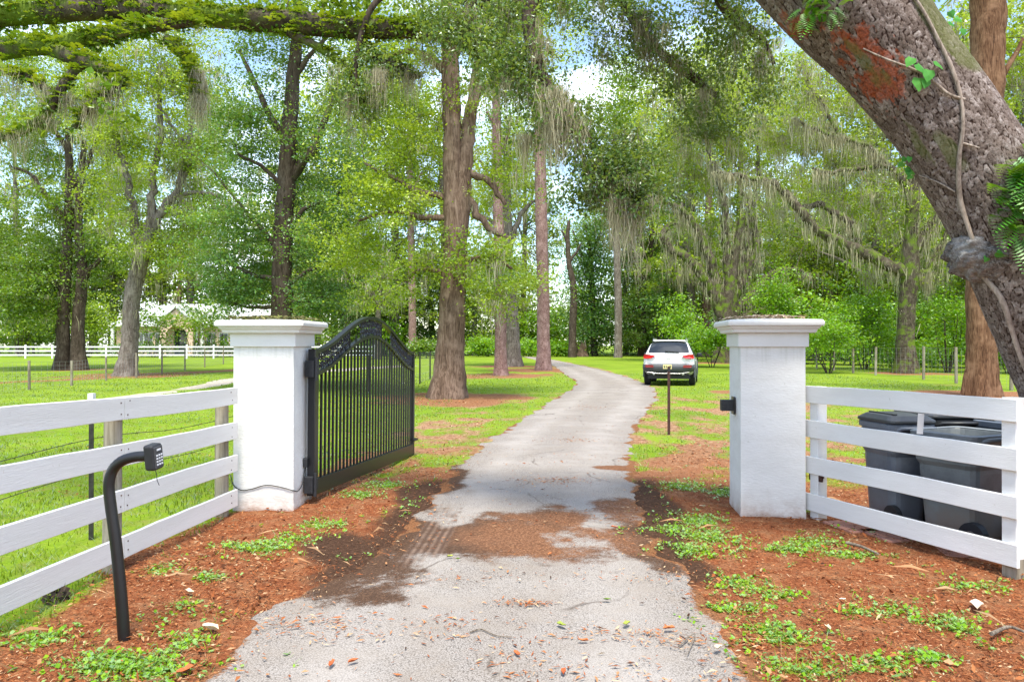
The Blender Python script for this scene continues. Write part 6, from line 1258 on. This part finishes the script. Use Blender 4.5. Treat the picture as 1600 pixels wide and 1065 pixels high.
mb.add(*chips(x, y, .026 + (fbm(x * 2.2, y * 2.2, 5) - .5) * .05 + rr.uniform(0, .014, n), rr.uniform(.012, .026, n), rr.uniform(.28, .42, n), None, .5)[:2], 0, np.clip(rr.normal(.46, .25, n), 0, 1))
x, y = scatter(380, -5.2, 5.4, 3.1, 12, 1.7); keep = ~on_drive(x, y) & (x > lfence(y)); x, y = x[keep], y[keep]; n = len(x); mb.add(*chips(x, y, np.full(n, .032), rr.uniform(.04, .13, n), rr.uniform(.018, .04, n), None, .12)[:2], 0, rr.choice([.02, .12, .75, .85], n))
# sparse litter blown onto the drive, gathered in drifts
x, y = scatter(16000, -2.4, 2.6, 3.1, 16, 1.9); dr = fbm(x * 1.1, y * 2.6, 66); keep = on_drive(x, y) & (rr.uniform(0, 1, len(x)) < sstep(.5, .66, dr) * .7 + .08 + .9 * sstep(.35, .0, np.minimum(x - XL(y), XR(y) - x)))
x, y = x[keep], y[keep]; n = len(x); ln = np.where(rr.uniform(0, 1, n) < .75, rr.uniform(.006, .02, n), rr.uniform(.015, .03, n)); ti = np.clip(rr.normal(.55, .28, n), 0, 1); mb.add(*chips(x, y, np.full(n, .036) + rr.uniform(0, .006, n), ln, rr.uniform(.06, .35, n), ti, .12)[:2], 0, ti)
for px, py, rx, ry, n in ((865, 755, .42, .22, 330), (818, 950, .16, .07, 110), (920, 638, .5, .7, 240), (890, 690, .5, .3, 200), (700, 980, .2, .1, 50), (560, 1000, .3, .1, 60), (980, 1000, .4, .12, 110), (1050, 1010, .25, .12, 80), (470, 985, .3, .1, 120)):
    c = G(px, py); x = c[0] + rr.normal(0, rx * .6, n); y = c[1] + rr.normal(0, ry * .6, n); ti = np.clip(rr.normal(.6, .25, n), 0, 1); mb.add(*chips(x, y, np.full(n, .038), rr.uniform(.008, .026, n), rr.uniform(.05, .3, n), ti, .12)[:2], 0, ti)
tag(obj('leaf_litter', mb, M['litter']), 'red brown mulch, pine needles and dead leaves over the verges', 'leaf litter', kind='stuff')
# a few large fallen leaves that can be told apart
M['dead_leaf'] = litter_mat('fallen_leaf', [(.40, .10, .035), (.46, .17, .06), (.55, .38, .22), (.70, .62, .48)])
M['green_leaf'] = litter_mat('fallen_green_leaf', [(.12, .20, .03), (.30, .32, .06)])
def big_leaf(px, py, size, tint, label, mat='dead_leaf', curl=.4):
    c = G(px, py) + np.array([0, 0, .045 if on_drive(*G(px, py)[:2]) else .04]); a = rr.uniform(0, 6.28); pts = []; k = 10
    for q in range(k):
        t = q / k * 2 * math.pi; r_ = size * (.5 + .12 * math.cos(2 * t)) * rr.uniform(.85, 1.1); x_, y_ = math.cos(t) * r_, math.sin(t) * r_ * .6; pts.append((x_, y_, curl * (abs(y_) * .9 + .25 * x_ * x_ / size) + rr.uniform(0, .16) * size))
    V = np.array(pts + [(0, 0, 0)]) @ Rz(a).T + c; Vb = V - np.array([0, 0, .003])
    m = MB().add(V, [[q, (q + 1) % k, k] for q in range(k)], 0, tint); m.add(Vb, [[(q + 1) % k, q, k] for q in range(k)], 0, tint)
    tag(obj('fallen_leaf', m, M[mat]), label, 'leaf', 'large fallen leaves')
for a in ((1525, 957, .14, .93, 'large curled pale leaf on the mulch below the fence end post', 'dead_leaf', .45), (1122, 1024, .055, .85, 'cream leaf on the asphalt near the right edge of the drive'), (812, 916, .03, 1.0, 'tiny white leaf in the middle of the drive below the soil'),
          (1293, 992, .055, .8, 'tan upright leaf beside the green weed patch', 'dead_leaf', .9), (552, 1046, .045, .05, 'orange red leaf lying alone at the bottom of the drive'), (518, 1050, .05, .0, 'red leaf at the lower left edge of the drive'), (911, 1013, .045, .2, 'orange leaf at the lower right of the drive centre'),
          (808, 1034, .045, .05, 'red leaf beside a heap of needles low on the drive'), (1045, 993, .055, .15, 'orange leaf among needles near the right drive edge'), (880, 1063, .05, .0, 'dark red leaf cut by the bottom of the picture'), (330, 993, .09, .85, 'pale leaf curled beside the weeds by the keypad post', 'dead_leaf', .7), (297, 935, .07, .8, 'tan leaf on the mulch right of the keypad post', 'dead_leaf', .8),
          (877, 988, .06, .6, 'yellow green leaf on the asphalt left of the needles', 'green_leaf'), (979, 986, .06, .8, 'long green sprig leaf on the asphalt by the needles', 'green_leaf'), (948, 947, .04, .1, 'dark green leaf on the asphalt below the right soil wash', 'green_leaf'), (703, 878, .045, .9, 'bright green leaf on the tyre marked soil', 'green_leaf'), (960, 831, .05, .1, 'orange leaf on the soil at the right drive edge'), (859, 874, .04, .2, 'orange leaf on the brown soil patch'),
          (290, 1060, .08, .1, 'orange leaf in the bottom weeds left of the drive'), (1316, 946, .035, .95, 'white fleck of leaf on the mulch right of the weeds'), (716, 882, .03, .1, 'small dark leaf beside the bright green one', 'green_leaf'), (1098, 797, .05, .9, 'pale leaf on the grassy verge before the right pillar', 'dead_leaf', .6)): big_leaf(*a)
M['stick'] = bark_mat('fallen_stick_bark', (.05, .04, .03), (.16, .13, .10), (.28, .24, .19), 3, .5, 0, .006)
def stick(pts, r, label):
    p = np.array([G(a, b) + np.array([0, 0, .035 + r]) for a, b in pts]); tag(obj('stick', MB().tube(spline(p, 14), np.linspace(r, r * .6, 14), 7), M['stick'], smooth=True), label, 'stick', 'sticks lying on the mulch')
stick([(1322, 857), (1345, 863), (1372, 875)], .013, 'grey stick lying on the mulch in front of the right fence'); stick([(1548, 1003), (1575, 992), (1600, 1000)], .012, 'pale stick at the lower right edge'); stick([(735, 998), (752, 993), (775, 1003), (800, 1005)], .004, 'thin twig curled on the asphalt in the drive centre'); stick([(1060, 1020), (1085, 1000), (1075, 1032)], .004, 'thin bent twig near the right edge of the drive')
pcn = G(88, 945); t = thing('pine_cone', 'dark open pine cone in the grass under the left fence', 'pine cone', (pcn[0], pcn[1], .03))
mb = MB()
for q in range(46):
    a = q * 2.4; z = q / 46; r_ = .055 * math.sin(math.pi * min(1, .15 + z * .85)); c = np.array([math.cos(a) * r_ * .5, (z - .5) * .16, math.sin(a) * r_ * .5 + .03]); d = np.array([math.cos(a), .35, math.sin(a)]) * r_; s_ = np.array([-math.sin(a), 0, math.cos(a)]) * .016
    mb.add([c, c + d * .7 + s_, c + d * 1.1, c + d * .7 - s_], [[0, 1, 2, 3]])
obj('cone', mb, M['bark_dark'], t, local=True)
